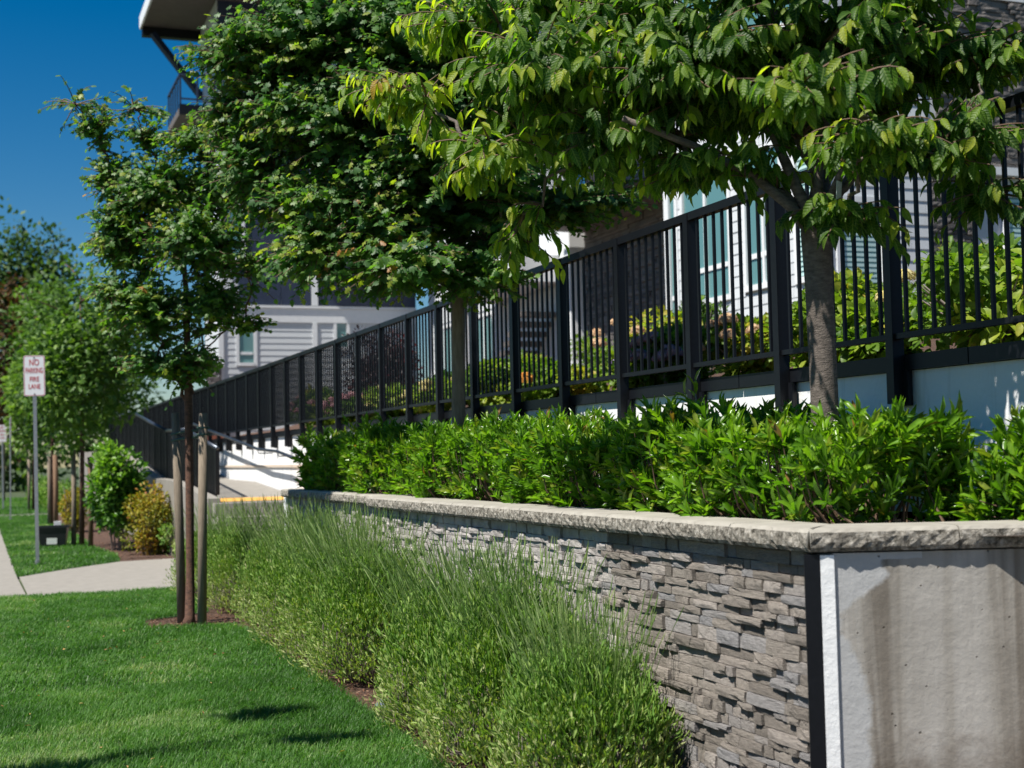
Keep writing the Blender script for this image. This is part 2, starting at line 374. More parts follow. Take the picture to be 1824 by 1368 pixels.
def crown(root, fork, lobes, per_lobe_n, leaf, tpl, mat, limb_mat, twig_mat, limb_r=.035, n_parts=0, droop=.7, spacing=.034, twig_leaf=11, Lr=(.08, .115), asp=.5, tip_boost=.3, tint=(.12, .6), score=None, hang=True, limb_lobes=None, lobe_glow=None):
    fork = np.array(fork); lv = Leaves(); twigs = []
    nodes = [(fork, 0.0)]
    order = sorted(range(len(lobes)), key=lambda i: np.linalg.norm(np.array(lobes[i][:3]) - fork))
    for li in order:
        cx, cy, cz, rx, ry, rz = lobes[li]
        c = np.array([cx, cy, cz]); R_ = np.array([rx, ry, rz])
        st, pd = min(nodes, key=lambda q: np.linalg.norm(q[0] - c) + .55 * q[1]); nodes.append((c, pd + np.linalg.norm(c - st)))
        lr0 = limb_r if pd == 0 else limb_r * .5
        off = c - st; mid = st + off * .45 + np.array([-off[0] * .12, -off[1] * .12, .26 * np.linalg.norm(off[:2])])
        limb = bez(st, mid, c, 9)
        limb[1:-1] += rng.normal(size=(7, 3)) * .018
        if limb_lobes is None or li in limb_lobes:
            rr = np.linspace(lr0 * (.55 + .6 * min(1, np.linalg.norm(R_))), .006, 9)
            MB().tube(limb, list(rr), 7).obj('branch', root, limb_mat, smooth=True)
        n = int(per_lobe_n * (rx * ry + ry * rz + rx * rz) + 13)
        tips = c + rnd_in_ball(n, .35) * R_
        for tp in tips:
            j = np.argmin(np.linalg.norm(limb - tp, axis=1) + np.abs(np.linspace(1, 0, 9)) * .15)
            q = limb[max(2, j - 1)] if rng.random() < .8 else limb[j]
            dlt = tp - q; ln = np.linalg.norm(dlt)
            if ln < .12:
                dlt = rng.normal(size=3); dlt[2] *= .4; dlt = dlt / np.linalg.norm(dlt) * .3; tp = q + dlt; ln = .3
            m2 = q + dlt * .5 + np.array([0, 0, .14 * ln]) + rng.normal(size=3) * .03
            pts = bez(q, m2, tp, 7); twigs.append(pts)
            k = twig_leaf if ln > spacing * twig_leaf else max(5, int(ln / spacing))
            k = int(k * rng.uniform(.8, 1.25))
            back = np.minimum(np.arange(k) * spacing * rng.uniform(.85, 1.15), ln * .95) / ln
            uu = 1 - back; idx = np.clip(uu * 6, 0, 5.999); i0 = idx.astype(int); fr = (idx - i0)[:, None]
            P = pts[i0] * (1 - fr) + pts[i0 + 1] * fr
            ax = unit(pts[i0 + 1] - pts[i0])
            sdv = unit(np.cross(ax, np.array([0, 0, 1.0])))
            sg = np.where(np.arange(k) % 2 == 0, 1, -1)[:, None]
            if hang:
                d = ax * .45 + sdv * sg * .55 + np.array([0, 0, -droop]) + rng.normal(size=(k, 3)) * .28
                nrm = sdv * sg * .25 + ax * .25 + np.array([-.35, -.3, .55]) + rng.normal(size=(k, 3)) * .3
            else:
                d = ax * .6 + sdv * sg * .8 + np.array([0, 0, -droop]) + rng.normal(size=(k, 3)) * .38
                nrm = np.array([-.45, -.38, .7]) + rng.normal(size=(k, 3)) * .42
            young = np.clip(1 - np.arange(k) / 5.0, 0, 1)
            tone = (lobe_glow(c) if lobe_glow else 0) + rng.uniform(tint[0], tint[1]) + rng.normal(size=k) * .08 + young * tip_boost * rng.uniform(.3, 1.5)
            L = rng.uniform(Lr[0], Lr[1], k) * (1 - .4 * young)
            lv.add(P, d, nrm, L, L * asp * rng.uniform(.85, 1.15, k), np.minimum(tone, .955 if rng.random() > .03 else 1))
    curve_twigs(root, twigs, .006, .0022, twig_mat)
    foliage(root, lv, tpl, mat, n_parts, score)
    return len(lv.p)

def blob_leaves(lv, c, R_, n, L, asp=.6, shell=.55, tint=(.0, 1.0), up=.4, lumps=9, flatten=0):
    """leaf clumps through an ellipsoid with an uneven outline"""
    c = np.array(c); R_ = np.array(R_)
    lc = rnd_in_ball(lumps, .45) * R_ * .72 + c; lr = R_ * rng.uniform(.28, .5, (lumps, 1)); lt = rng.uniform(*tint, lumps)
    w = rng.integers(0, lumps, n); dirs = rnd_in_ball(n, shell)
    P = lc[w] + dirs * lr[w]
    d = unit(dirs + rng.normal(size=(n, 3)) * .5 + np.array([0, 0, up * .3])); nr = unit(dirs * .6 + np.array([-.2, -.1, .8]) + rng.normal(size=(n, 3)) * .35)
    LL = L * rng.uniform(.7, 1.25, n)
    lv.add(P, d, nr, LL, LL * asp, lt[w] + rng.normal(size=n) * .14)

# ================================================================== SETTING
def sheet(name, pts, z, mat, kind='structure'):
    mb = MB(); b = [(x, y, z) for x, y in pts]; mb.v = b; mb.f = [tuple(range(len(b)))]
    o = mb.obj(name, None, mat); o['kind'] = kind; return o

lawn_soil = grain('lawn_soil', (.012, .03, .008), (.03, .06, .014), 30, .95, .5, .01)
sheet('ground', [(-900, -200), (900, -200), (900, 1500), (-900, 1500)], -.03, grain('distant_ground', (.03, .05, .015), (.06, .08, .03), 1.5, .95, 0))
LAWN1 = [(-.1, -2), (2.05, -2), (2.06, 6.3), (2.14, 9.5), (2.2, 12.1), (2.15, 12.75), (1.42, 12.95), (1.40, 13.5), (2.1, 14.0), (2.27, 16.7), (2.18, 16.78), (.22, 16.76), (-.1, 16.76)]
sheet('lawn', LAWN1, -.004, lawn_soil)
sheet('mulch_bed', [(1.3, -2), (4.6, -2), (4.6, 17.2), (1.3, 17.2)], -.012, M['mulch'])
LAWN2 = [(.47, 19.8), (1.2, 20.9), (2.0, 21.97), (2.1, 24), (1.95, 26), (1.9, 44.5), (.45, 44.5)]
LAWN3 = [(.47, 45.9), (2.5, 45.9), (2.6, 70), (.45, 70)]
sheet('lawn', LAWN2, -.004, lawn_soil); sheet('lawn', LAWN3, -.004, lawn_soil)
sheet('mulch_bed', [(1.5, 21.0), (6, 21.9), (6, 44.5), (1.5, 44.5)], -.010, M['mulch'])
sheet('sidewalk', [(-1.7, 17.05), (.50, 17.05), (.47, 19.77), (.44, 75), (-1.7, 75)], .0, M['walk'])
sheet('sidewalk', [(-1.7, -3), (-.12, -3), (-.12, 16.75), (.22, 16.75), (.49, 17.03), (-1.7, 17.03)], .0, M['walk'])
sheet('path', [(.23, 16.77), (2.2, 16.79), (4.3, 17.3), (4.3, 22.6), (3.0, 22.2), (2.0, 21.99), (1.2, 20.92), (.50, 19.8), (.52, 17.06)], -.002, M['walk'])
sheet('path', [(.45, 44.6), (6, 44.6), (6, 45.8), (.47, 45.8)], -.002, M['walk'])
sheet('road', [(-9, -60), (-1.95, -60), (-1.95, 200), (-9, 200)], -.02, M['asphalt'])
MB().box(-1.95, -1.71, -60, 75, -.12, .002).obj('kerb', None, M['walk'])['kind'] = 'structure'
sheet('planting_bed', [(2.9, 4.5), (4.32, 3.2), (6.2, 2.4), (6.2, 1.6), (4.34, 1.6), (4.34, 14.3), (2.9, 14.3)], 1.13, M['soil'])
# raised garden behind the fence, rising to the building
mb = MB(); nx, ny = 10, 24
gx = np.linspace(4.5, 14.5, nx); gy = np.linspace(-2, 46, ny)
mb.v = [(x, y, 1.86 + max(0, (x - 4.9)) * .17 + (.05 * math.sin(x * 2.1 + y) if x > 5 else 0)) for y in gy for x in gx]
mb.f = [(j * nx + i, j * nx + i + 1, (j + 1) * nx + i + 1, (j + 1) * nx + i) for j in range(ny - 1) for i in range(nx - 1)]
mb.obj('garden_terrain', None, M['mulch'], True)['kind'] = 'structure'

# ramp, landing, steps
def rz(y): return float(np.interp(y, [19.6, 23.6, 26.2, 33, 46], [.90, 1.12, 1.14, 1.74, 1.8]))
mb = MB(); ys = [19.6, 21.6, 23.6, 26.2, 30, 33, 46]
for a, b in zip(ys, ys[1:]): mb.quadf((3.12, a, rz(a)), (4.34, a, rz(a)), (4.34, b, rz(b)), (3.12, b, rz(b)))
mb.obj('ramp', None, M['walk'])['kind'] = 'structure'
MB().quadf((3.14, 19.7, .911), (4.3, 19.7, .911), (4.3, 20.3, .944), (3.14, 20.3, .944)).obj('warning_strip', None, M['yellow'])['kind'] = 'structure'
for i in range(5):
    MB().box(3.0, 4.33, 18.1 + .3 * i, 19.6, .18 * i - .02, .18 * (i + 1) - .004).obj('step', None, M['walk'])['kind'] = 'structure'
mb = MB()
for a, b in zip(ys, ys[1:]):
    k = len(mb.v)
    mb.v += [(2.95, a, -.05), (3.12, a, -.05), (3.12, b, -.05), (2.95, b, -.05), (2.95, a, rz(a) + .06), (3.12, a, rz(a) + .06), (3.12, b, rz(b) + .06), (2.95, b, rz(b) + .06)]
    mb.f += [tuple(k + i for i in q) for q in ((0, 3, 2, 1), (4, 5, 6, 7), (0, 1, 5, 4), (1, 2, 6, 5), (2, 3, 7, 6), (3, 0, 4, 7))]
o = mb.obj('ramp_side_wall', None, M['walk']); tag(o, 'low grey concrete kerb wall carrying the black ramp railing', 'wall')

# ================================================================== white retaining wall
rw = thing('retaining_wall', (4.45, 20, 0), 'long white painted retaining wall under the black picket fence', 'wall')
MB().box(4.36, 4.56, -1, 44, -.05, 1.835).obj('wall_body', rw, M['white_wall'])
MB().box(4.335, 4.36, 18.4, 33, 1.36, 1.40).obj('ledge', rw, grain('tan_ledge', (.5, .42, .34), (.6, .5, .4), 6, .8, 0))
y = -1.0
while y < 43.5:
    MB().box(4.325, 4.60, y + .003, y + 2.115, 1.838, 1.915).obj('fascia_board', rw, M['black']); y += 2.12

# ================================================================== picket fence
fence = thing('picket_fence', (4.3, 18, 1.9), 'tall black metal picket fence along the top of the white wall', 'fence')
P0, SP = 5.87, 1.06
pm = MB().box(-.034, .034, -.030, .030, 1.67, 2.985).mesh('post'); pm.materials.append(M['black'])
bm_ = MB().box(.034, .058, -.055, .055, 1.66, 1.835).box(.02, .034, -.07, .07, 1.66, 1.835).mesh('bracket'); bm_.materials.append(M['black'])
km = MB().box(-.0085, .0085, -.0085, .0085, 2.02, 2.94).mesh('picket'); km.materials.append(M['black'])
posts = [P0 + SP * k for k in range(-5, 33)]
rest = MB(); npk = 0
for i, y in enumerate(posts):
    p = place('post', pm, fence, None, Matrix.Translation((4.29, y, 0)))
    place('bracket', bm_, p, None, Matrix.Translation((4.29, y, 0)))
    if i + 1 < len(posts):
        y1 = posts[i + 1]
        MB().box(4.27, 4.31, y + .034, y1 - .034, 1.992, 2.02).obj('bottom_rail', fence, M['black'])
        MB().box(4.262, 4.318, y + .001, y1 - .001, 2.94, 2.992).obj('top_rail', fence, M['black'])
        for k in range(1, 10):
            yy = y + SP * k / 10
            if npk < 300: place('picket', km, fence, None, Matrix.Translation((4.29, yy, 0))); npk += 1
            else: rest.box(4.2815, 4.2985, yy - .0085, yy + .0085, 2.02, 2.94)
rest.obj('distant_pickets', fence, M['black'], kind='stuff')

# ramp railing (left) and wall handrail
rr_ = thing('ramp_railing', (3.2, 26, 1), 'black railing with silver top rail on the outer side of the ramp', 'railing')
def rtop(y): return float(np.interp(y, [20.33, 23.64, 26.1, 32.25, 40], [1.66, 2.01, 2.05, 2.62, 2.66]))
yy = 20.36; pk = MB(); ry = [20.33, 23.64, 26.1, 32.25, 38]
while yy < 38:
    MB().box(3.17, 3.23, yy - .025, yy + .025, rz(yy) + .05, rtop(yy) - .02).obj('post', rr_, M['black'])
    for k in range(1, 9):
        q = yy + .94 * k / 9
        pk.box(3.186, 3.214, q - .012, q + .012, rtop(q) - .93 + .06, rtop(q) - .03)
    yy += .94
pk.obj('pickets', rr_, M['black'], kind='stuff')
for a, b in zip(ry, ry[1:]):
    MB().tube([(3.2, a, rtop(a)), (3.2, b, rtop(b))], .032, 8).obj('top_rail', rr_, M['rail_metal'], True)
    MB().tube([(3.2, a, rtop(a) - .87), (3.2, b, rtop(b) - .87)], .018, 6).obj('bottom_rail', rr_, M['black'])
hr = thing('wall_handrail', (4.15, 24, 1.6), 'sloping grey metal handrail fixed to the white wall beside the ramp', 'handrail')
hp = [(4.12, 29.6, 2.29), (4.12, 28.23, 2.17), (4.12, 22.13, 1.65), (4.12, 20.63, 1.60), (4.12, 18.6, 1.42)]
MB().tube(hp, .024, 8).obj('rail', hr, M['rail_metal'], True)
for y in (20.6, 22.2, 24.5, 26.8, 28.4):
    z = float(np.interp(y, [p[1] for p in hp[::-1]], [p[2] for p in hp[::-1]]))
    MB().tube([(4.12, y, z), (4.14, y, z - .07), (4.36, y, z - .07)], .009, 6).obj('bracket', hr, M['rail_metal'])

# ================================================================== stone planter wall
pw = thing('planter_wall', (2.9, 7, 0), 'low stacked stone planter wall with rough capstones and a concrete end', 'wall')
CA = np.array([2.79, 4.31]); CDIR = np.array([.952, -.306])            # near corner and the run of the concrete end
MB().prism([(2.835, 4.40), (2.95, 4.40), (2.95, 10.35), (2.835, 10.35)], -.05, 1.083).obj('wall_core', pw, M['soil'])
MB().prism([(2.99, 10.35), (3.1, 10.35), (3.1, 14.3), (2.99, 14.3)], -.05, 1.083).obj('wall_core', pw, M['soil'])
cn = np.array([CDIR[1], -CDIR[0]])                                         # outward normal of the concrete end
def cpt(s, o): q = CA + CDIR * s + cn * o; return (float(q[0]), float(q[1]))
# concrete end as a fine grid with small real pits and ripples
L_, nu, nv = 3.4, 150, 60
uu = np.linspace(.055, L_, nu); vv = np.linspace(-.05, 1.08, nv); V = []
for v in vv:
    for u in uu:
        o_ = .0015 * math.sin(u * 3 + v * 2)
        q = cpt(u, o_); V.append((q[0], q[1], v))
F = [(j * nu + i, j * nu + i + 1, (j + 1) * nu + i + 1, (j + 1) * nu + i) for j in range(nv - 1) for i in range(nu - 1)]
place('concrete_face', mesh_np('concrete_face', V, F, None, True), pw, M['concrete'])
a, b, c_, d_ = cpt(.055, -.02), cpt(L_, -.02), cpt(L_, -.2), cpt(.055, -.12)
MB().prism([a, b, c_, d_], -.05, 1.079).obj('concrete_core', pw, M['concrete'])
a, b, c_, d_ = cpt(.006, .012), cpt(.056, .012), cpt(.056, -.06), cpt(.006, -.06)
MB().prism([a, b, c_, d_], -.05, 1.075).obj('white_edge', pw, M['white_wall'])
a, b, c_, d_ = cpt(-.052, .013), cpt(.004, .013), cpt(.004, -.05), cpt(-.035, -.06)
MB().prism([a, b, c_, d_], -.05, 1.078).obj('corner_trim', pw, M['black'])

# ledger stones: 26 chipped blocks shared by all the stones
def chip_block():
    nu, nv = 5, 3; V = []
    jit = lambda s: random.uniform(-s, s)
    prof = [[jit(.22) for _ in range(nu)] for _ in range(nv)]
    for j in range(nv):
        for i in range(nu):
            e = .035 if i in (0, nu - 1) else .05
            V.append((-1 + (prof[j][i] * .5 if 0 < i < nu - 1 else abs(jit(.22))) + (.07 if j != 1 else 0), -.5 + i / (nu - 1) + (jit(.06) if 0 < i < nu - 1 else jit(.008)), j / (nv - 1) + (jit(.12) if j == 1 else jit(.028))))
    nf = len(V)
    back = {}
    ring = [(0, i) for i in range(nu)] + [(j, nu - 1) for j in range(1, nv)] + [(nv - 1, i) for i in range(nu - 2, -1, -1)] + [(j, 0) for j in range(nv - 2, 0, -1)]
    for j, i in ring: back[(j, i)] = len(V); q = V[j * nu + i]; V.append((.9, q[1], q[2]))
    F = []
    for j in range(nv - 1):
        for i in range(nu - 1):
            a = j * nu + i; F.append((a, a + nu, a + nu + 1, a + 1))
    for k in range(len(ring)):
        (j, i), (j2, i2) = ring[k], ring[(k + 1) % len(ring)]
        F.append((j * nu + i, j2 * nu + i2, back[(j2, i2)], back[(j, i)]))
    me = bpy.data.meshes.new('stone'); me.from_pydata(V, [], F); me.update(); return me
CHIP = [chip_block() for _ in range(26)]
for me in CHIP: me.materials.append(M['stone'])
CHIPD = [me.copy() for me in CHIP]
for me in CHIPD: me.materials.clear(); me.materials.append(M['dark_stone'])
rows = []; z = 0.0
while z < 1.075:
    h = random.choice([.027, .032, .038, .044, .050, .060]); h = min(h, 1.08 - z); rows.append((z, h)); z += h
stones = []
for x, ya, yb in ((2.83, 4.352, 10.33), (2.985, 10.36, 14.3)):
    for (z, h) in rows:
        y = ya + (0 if random.random() < .5 else 0)
        while y < yb - .02:
            w = min(random.choice([.06, .09, .12, .16, .20, .25]) * random.uniform(.85, 1.15), yb - y)
            stones.append((x, y, w, z, h, random.choice([.012, .015, .020, .026, .034]))); y += w
stones.sort(key=lambda s: s[1] - .4 * s[3])
far = []
for i, (x, y, w, z, h, dp) in enumerate(stones):
    Mx = Matrix.Translation((x, y + w / 2, z + .0015)) @ Matrix.Diagonal((dp + .004, w - .004, h - .003, 1))
    if i < 300: place('stone', random.choice(CHIP), pw, None, Mx)
    else: far.append((random.choice(CHIP), Mx))
V, F, nb = [], [], 0
for me, Mx in far:
    n = len(me.vertices); a = np.empty(n * 3); me.vertices.foreach_get('co', a); a = a.reshape(-1, 3)
    A = np.array(Mx); V.append(a @ A[:3, :3].T + A[:3, 3]); f = np.array([tuple(p.vertices) for p in me.polygons]); F.append(f + nb); nb += n
place('stones', mesh_np('stones', np.concatenate(V), np.concatenate(F)), pw, M['stone'], kind='stuff')

# capstones: smooth rounded top, split front
def capstone(a0, a1, b1, b0, z0=1.087, z1=1.17, seed=0):
    """front edge a0-a1, back edge b0-b1 (2-D)"""
    a0, a1, b0, b1 = map(np.array, (a0, a1, b0, b1)); r = np.random.default_rng(seed)
    nu = max(6, int(np.linalg.norm(a1 - a0) / .022)); dirn = (a1 - a0) / np.linalg.norm(a1 - a0); out = np.array([dirn[1], -dirn[0]])
    if np.dot(out, a0 - b0) < 0: out = -out
    prof = [(z0, -.012, .003), (z0 + .016, .0, .009), (z0 + .034, .002, .010), (z0 + .052, .001, .010), (z1 - .014, -.003, .006), (z1 - .003, -.013, .001), (z1, -.03, 0)]
    V, F = [], []
    for (z, o, j) in prof:
        for i in range(nu + 1):
            p = a0 + (a1 - a0) * i / nu + out * (o + r.normal() * j * .3)
            V.append((p[0], p[1], z + (r.normal() * j * .12 if 0 < i < nu else 0)))
    for i in range(nu + 1): p = b0 + (b1 - b0) * i / nu; V.append((p[0], p[1], z1))
    for i in range(nu + 1): p = b0 + (b1 - b0) * i / nu; V.append((p[0], p[1], z0))
    n = nu + 1; R_ = len(prof) + 2
    for j in range(R_ - 1):
        for i in range(nu): F.append((j * n + i, j * n + i + 1, (j + 1) * n + i + 1, (j + 1) * n + i))
    for i in range(nu): F.append(((R_ - 1) * n + i, (R_ - 1) * n + i + 1, i + 1, i))
    F.append(tuple(j * n for j in range(R_))); F.append(tuple(j * n + nu for j in reversed(range(R_))))
    me = bpy.data.meshes.new('capstone'); me.from_pydata(V, [], F); me.update()
    me.materials.append(M['cap']); me.materials.append(M['split'])
    for k, p in enumerate(me.polygons):
        p.material_index = 1 if k < 4 * nu else 0
    place('capstone', me, pw)
ys = [4.30, 4.865, 5.445, 6.02, 6.56, 7.16, 7.74, 8.33, 8.95, 9.55, 10.36]
for i, (a, b) in enumerate(zip(ys, ys[1:])):
    g = .003
    bx = 3.02
    b0 = (bx, a + g) if i else (3.0, 4.545)
    a0 = (2.745, a + g) if i else (2.745, 4.305)
    capstone(a0, (2.745, b - g), (bx, b - g), b0, seed=i)
ys = [10.37, 11.0, 11.7, 12.4, 13.1, 13.75, 14.35]
for i, (a, b) in enumerate(zip(ys, ys[1:])):
    capstone((2.90, a + .003), (2.90, b - .003), (3.15, b - .003), (3.15, a + .003), seed=40 + i)
ca = np.array([2.745, 4.295])
def qpt(s, o): q = ca + CDIR * s - cn * o; return (float(q[0]), float(q[1]))
ss = [.004, .545, 1.13, 1.7, 2.3, 2.9]
for i, (a, b) in enumerate(zip(ss, ss[1:])):
    b0 = qpt(a + .003, .27) if i else (3.003, 4.54)
    capstone(qpt(a + .003, 0), qpt(b - .003, 0), qpt(b - .003, .27), b0, seed=70 + i)
MB().prism([(3.3, 14.3), (4.33, 14.3), (4.33, 14.45), (2.95, 14.45), (2.95, 14.3)], -.05, 1.1).obj('end_wall', pw, M['white_wall'])

# ================================================================== buildings
def stones_on(parent, a, b, z0, z1, n_parts, h=(.06, .11), wd=(.18, .42), mats=CHIPD):
    """ledger stones on a vertical face from a to b (2-D), outward on the right-hand side of a->b"""
    a = np.array(a); b = np.array(b); Ln = np.linalg.norm(b - a); d = (b - a) / Ln; out = np.array([d[1], -d[0]])
    z = z0; made = 0; V, F, nb = [], [], 0
    while z < z1:
        hh = min(random.uniform(*h), z1 - z); s = 0.0
        while s < Ln - .01:
            w = min(random.uniform(*wd), Ln - s); dp = random.uniform(.02, .07); c = a + d * (s + w / 2)
            Mx = Matrix(((-out[0] * dp, d[0] * (w - .008), 0, c[0]), (-out[1] * dp, d[1] * (w - .008), 0, c[1]), (0, 0, hh - .008, z), (0, 0, 0, 1)))
            me = random.choice(mats)
            if made < n_parts: place('stone', me, parent, None, Mx); made += 1
            else:
                n = len(me.vertices); q = np.empty(n * 3); me.vertices.foreach_get('co', q); A = np.array(Mx)
                V.append(q.reshape(-1, 3) @ A[:3, :3].T + A[:3, 3]); F.append(np.array([tuple(p.vertices) for p in me.polygons]) + nb); nb += n
            s += w
        z += hh
    if V: place('stones', mesh_np('stones', np.concatenate(V), np.concatenate(F)), parent, mats[0].materials[0], kind='stuff')

BOARD = MB(); BOARD.v = [(0, 0, 0), (1, 0, 0), (1, 1, 0), (0, 1, 0), (0, .6, 1), (1, .6, 1), (1, 1, 1), (0, 1, 1)]
BOARD.v = [(x, -(1 - y), z) for x, y, z in BOARD.v]
BOARD.f = [(0, 3, 2, 1), (4, 5, 6, 7), (0, 1, 5, 4), (1, 2, 6, 5), (2, 3, 7, 6), (3, 0, 4, 7)]
BM = BOARD.mesh('siding_board'); BM.materials.append(M['siding'])
def boards(parent, a, b, z0, z1, holes=(), exposure=.178, pieces=None, thick=.02):
    a = np.array(a, float); b = np.array(b, float); Ln = np.linalg.norm(b - a); d = (b - a) / Ln; out = np.array([d[1], -d[0]])
    z = z0; row = 0
    while z < z1 - .01:
        h = min(exposure, z1 - z); segs = [(0.0, Ln)]
        for (s0, s1, h0, h1) in holes:
            if z + h * .5 > h0 and z + h * .5 < h1:
                segs = [q for (p0, p1) in segs for q in ((p0, min(p1, s0)), (max(p0, s1), p1)) if q[1] - q[0] > .01]
        for (p0, p1) in segs:
            s = p0
            while s < p1 - .01:
                w = p1 - s if not pieces else min(random.uniform(*pieces), p1 - s)
                if p1 - s - w < .06: w = p1 - s
                c = a + d * s
                Mx = Matrix(((d[0] * (w - .005), -out[0] * thick * random.uniform(.85, 1.15), 0, c[0]), (d[1] * (w - .005), -out[1] * thick, 0, c[1]), (0, 0, h + (.004 if z + h < z1 - .02 else 0), z), (0, 0, 0, 1)))
                place('siding_board', BM, parent, None, Mx); s += w
        z += h; row += 1

def wall_panel(name, root, a, b, z0, z1, mat, thick=.2):
    a = np.array(a, float); b = np.array(b, float); d = (b - a) / np.linalg.norm(b - a); out = np.array([d[1], -d[0]])
    q = [a - out * .012, b - out * .012, b - out * thick, a - out * thick]
    return MB().prism([tuple(map(float, p)) for p in q], z0, z1).obj(name, root, mat)

def window(root, a, b, s0, s1, z0, z1, transom=None, mull=(), blind=False, interior=True):
    """frame (window) > pane, blind; sits on the face a->b"""
    a = np.array(a, float); b = np.array(b, float); d = (b - a) / np.linalg.norm(b - a); out = np.array([d[1], -d[0]])
    Mx = Matrix(((d[0], -out[0], 0, a[0]), (d[1], -out[1], 0, a[1]), (0, 0, 1, 0), (0, 0, 0, 1)))
    f = MB(); e = .09
    f.box(s0 - e, s0, -.045, .03, z0 - e, z1 + e, Mx); f.box(s1, s1 + e, -.045, .03, z0 - e, z1 + e, Mx)
    f.box(s0 - .0, s1, -.045, .03, z1, z1 + e, Mx); f.box(s0, s1, -.06, .03, z0 - e, z0, Mx)
    xs = [s0, *mull, s1]
    for m in mull: f.box(m - .035, m + .035, -.038, .03, z0, z1, Mx)
    if transom:
        for p, q in zip(xs, xs[1:]):
            f.box(p + .036, q - .036, -.03, .03, transom - .04, transom + .04, Mx)
    w = f.obj('window', root, M['trim'])
    for p, q in zip(xs, xs[1:]):
        zz = [z0, transom, z1] if transom else [z0, z1]
        for u, v in zip(zz, zz[1:]):
            MB().box(p + .01, q - .01, -.006, .0, u + .01, v - .01, Mx).obj('pane', w, M['glass'] if not blind else M['glass'])
    if blind:
        g = MB(); z = z0 + .02
        while z < z1: g.box(s0 + .02, s1 - .02, -.017, -.009, z, z + .045, Mx); z += .075
        g.obj('blind', w, M['blind'])
    return w

B1 = thing('apartment_building', (14, 20, 2), 'pale grey apartment block with stone columns behind the black fence', 'building')
XA, YA = 11.4, 17.0
# face toward the camera (stone and shingle return) and long face parallel to the fence
fa, fb = (XA, YA), (XA + 1.72, YA)
w1 = wall_panel('wall', B1, fa, (16.5, YA), 1.5, 13, M['siding'])
boards(w1, fa, fb, 2.4, 7.2, [(.10, .92, 3.2, 5.1)], .178, (.28, .5))
window(B1, fa, fb, .16, .84, 3.3, 5.0, None, (), True)
stones_on(B1, fb, (13.9, YA), 2.2, 5.5, 150)
stones_on(B1, (13.3, YA - .02), (16.5, YA - .02), 5.62, 8.2, 120)
MB().box(13.2, 16.5, YA - .16, YA, 5.5, 5.62).obj('stone_ledge', B1, M['trim'])
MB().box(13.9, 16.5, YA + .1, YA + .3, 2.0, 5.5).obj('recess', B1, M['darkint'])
window(B1, (13.9, YA - .015), (16.5, YA - .015), .62, 1.7, 3.6, 5.2, None, (), True)
pa, pb = (XA, 22.1), (XA, YA)
w2 = wall_panel('wall', B1, pa, pb, 1.5, 13, M['siding'])
boards(w2, pa, pb, 2.3, 7.2, [(.12, .46, 3.3, 6.4), (.62, 2.32, 3.9, 6.2), (2.72, 3.9, 3.95, 6.2), (4.2, 4.95, 3.9, 6.0)], .178, (.28, .5))
window(B1, pa, pb, .18, .40, 3.6, 6.3, 4.15)
window(B1, pa, pb, .70, 2.24, 4.0, 6.1, 4.5, (1.47,))
window(B1, pa, pb, 2.8, 3.82, 4.05, 6.1, 4.5, (3.31,))
window(B1, pa, pb, 4.28, 4.87, 4.0, 5.9, None, (), True)
MB().box(XA - .035, XA - .005, 22.0, 22.11, 2.0, 7.2).obj('corner_board', B1, M['trim'])
MB().box(XA - .035, XA + .0, YA - .035, YA + .06, 2.0, 7.2).obj('corner_board', B1, M['trim'])
MB().box(XA - .04, XA + .02, YA + .06, 22.1, 7.2, 7.5).obj('band_board', B1, M['trim'])
# upper storeys
for z in (7.9, 10.7):
    window(B1, pa, pb, .7, 2.24, z, z + 1.8, z + .5, (1.47,)); window(B1, pa, pb, 2.8, 4.4, z, z + 1.8, z + .5, (3.6,))
    window(B1, (XA, YA - .01), (16.5, YA - .01), .3, 1.5, z + .4, z + 1.9, None, (.9,)); window(B1, (XA, YA - .01), (16.5, YA - .01), 2.4, 4.2, z + .4, z + 1.9, None, (3.3,))
MB().box(XA - .6, 17.2, YA - .6, 46, 13, 13.3).obj('roof', B1, M['soffit'])
# recessed stone porch with balcony over
XR = 12.6
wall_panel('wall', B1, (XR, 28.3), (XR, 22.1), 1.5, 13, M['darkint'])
stones_on(B1, (XR, 28.3), (XR, 24.0), 2.6, 6.6, 260, (.07, .12), (.3, .6))
MB().box(XR - .4, XR + .05, 28.3, 28.85, 2.0, 7).obj('porch_column', B1, M['trim'])
MB().box(XR - .25, XR + .02, 24.0, 28.3, 3.2, 3.3).obj('stone_ledge', B1, M['trim'])
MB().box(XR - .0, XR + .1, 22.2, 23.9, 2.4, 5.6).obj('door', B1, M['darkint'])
bal = MB().box(XA - .2, XR, 22.2, 28.2, 6.35, 6.6).obj('balcony', B1, M['soffit'])
MB().box(XA - .26, XA - .2, 22.1, 28.3, 6.38, 6.72).obj('fascia', bal, M['black'])
bp = MB()
for k in range(52): bp.box(XA - .24, XA - .22, 22.2 + .118 * k, 22.22 + .118 * k, 6.72, 7.65)
bp.box(XA - .25, XA - .2, 22.1, 28.3, 7.65, 7.7); bp.obj('railing', bal, M['black'])
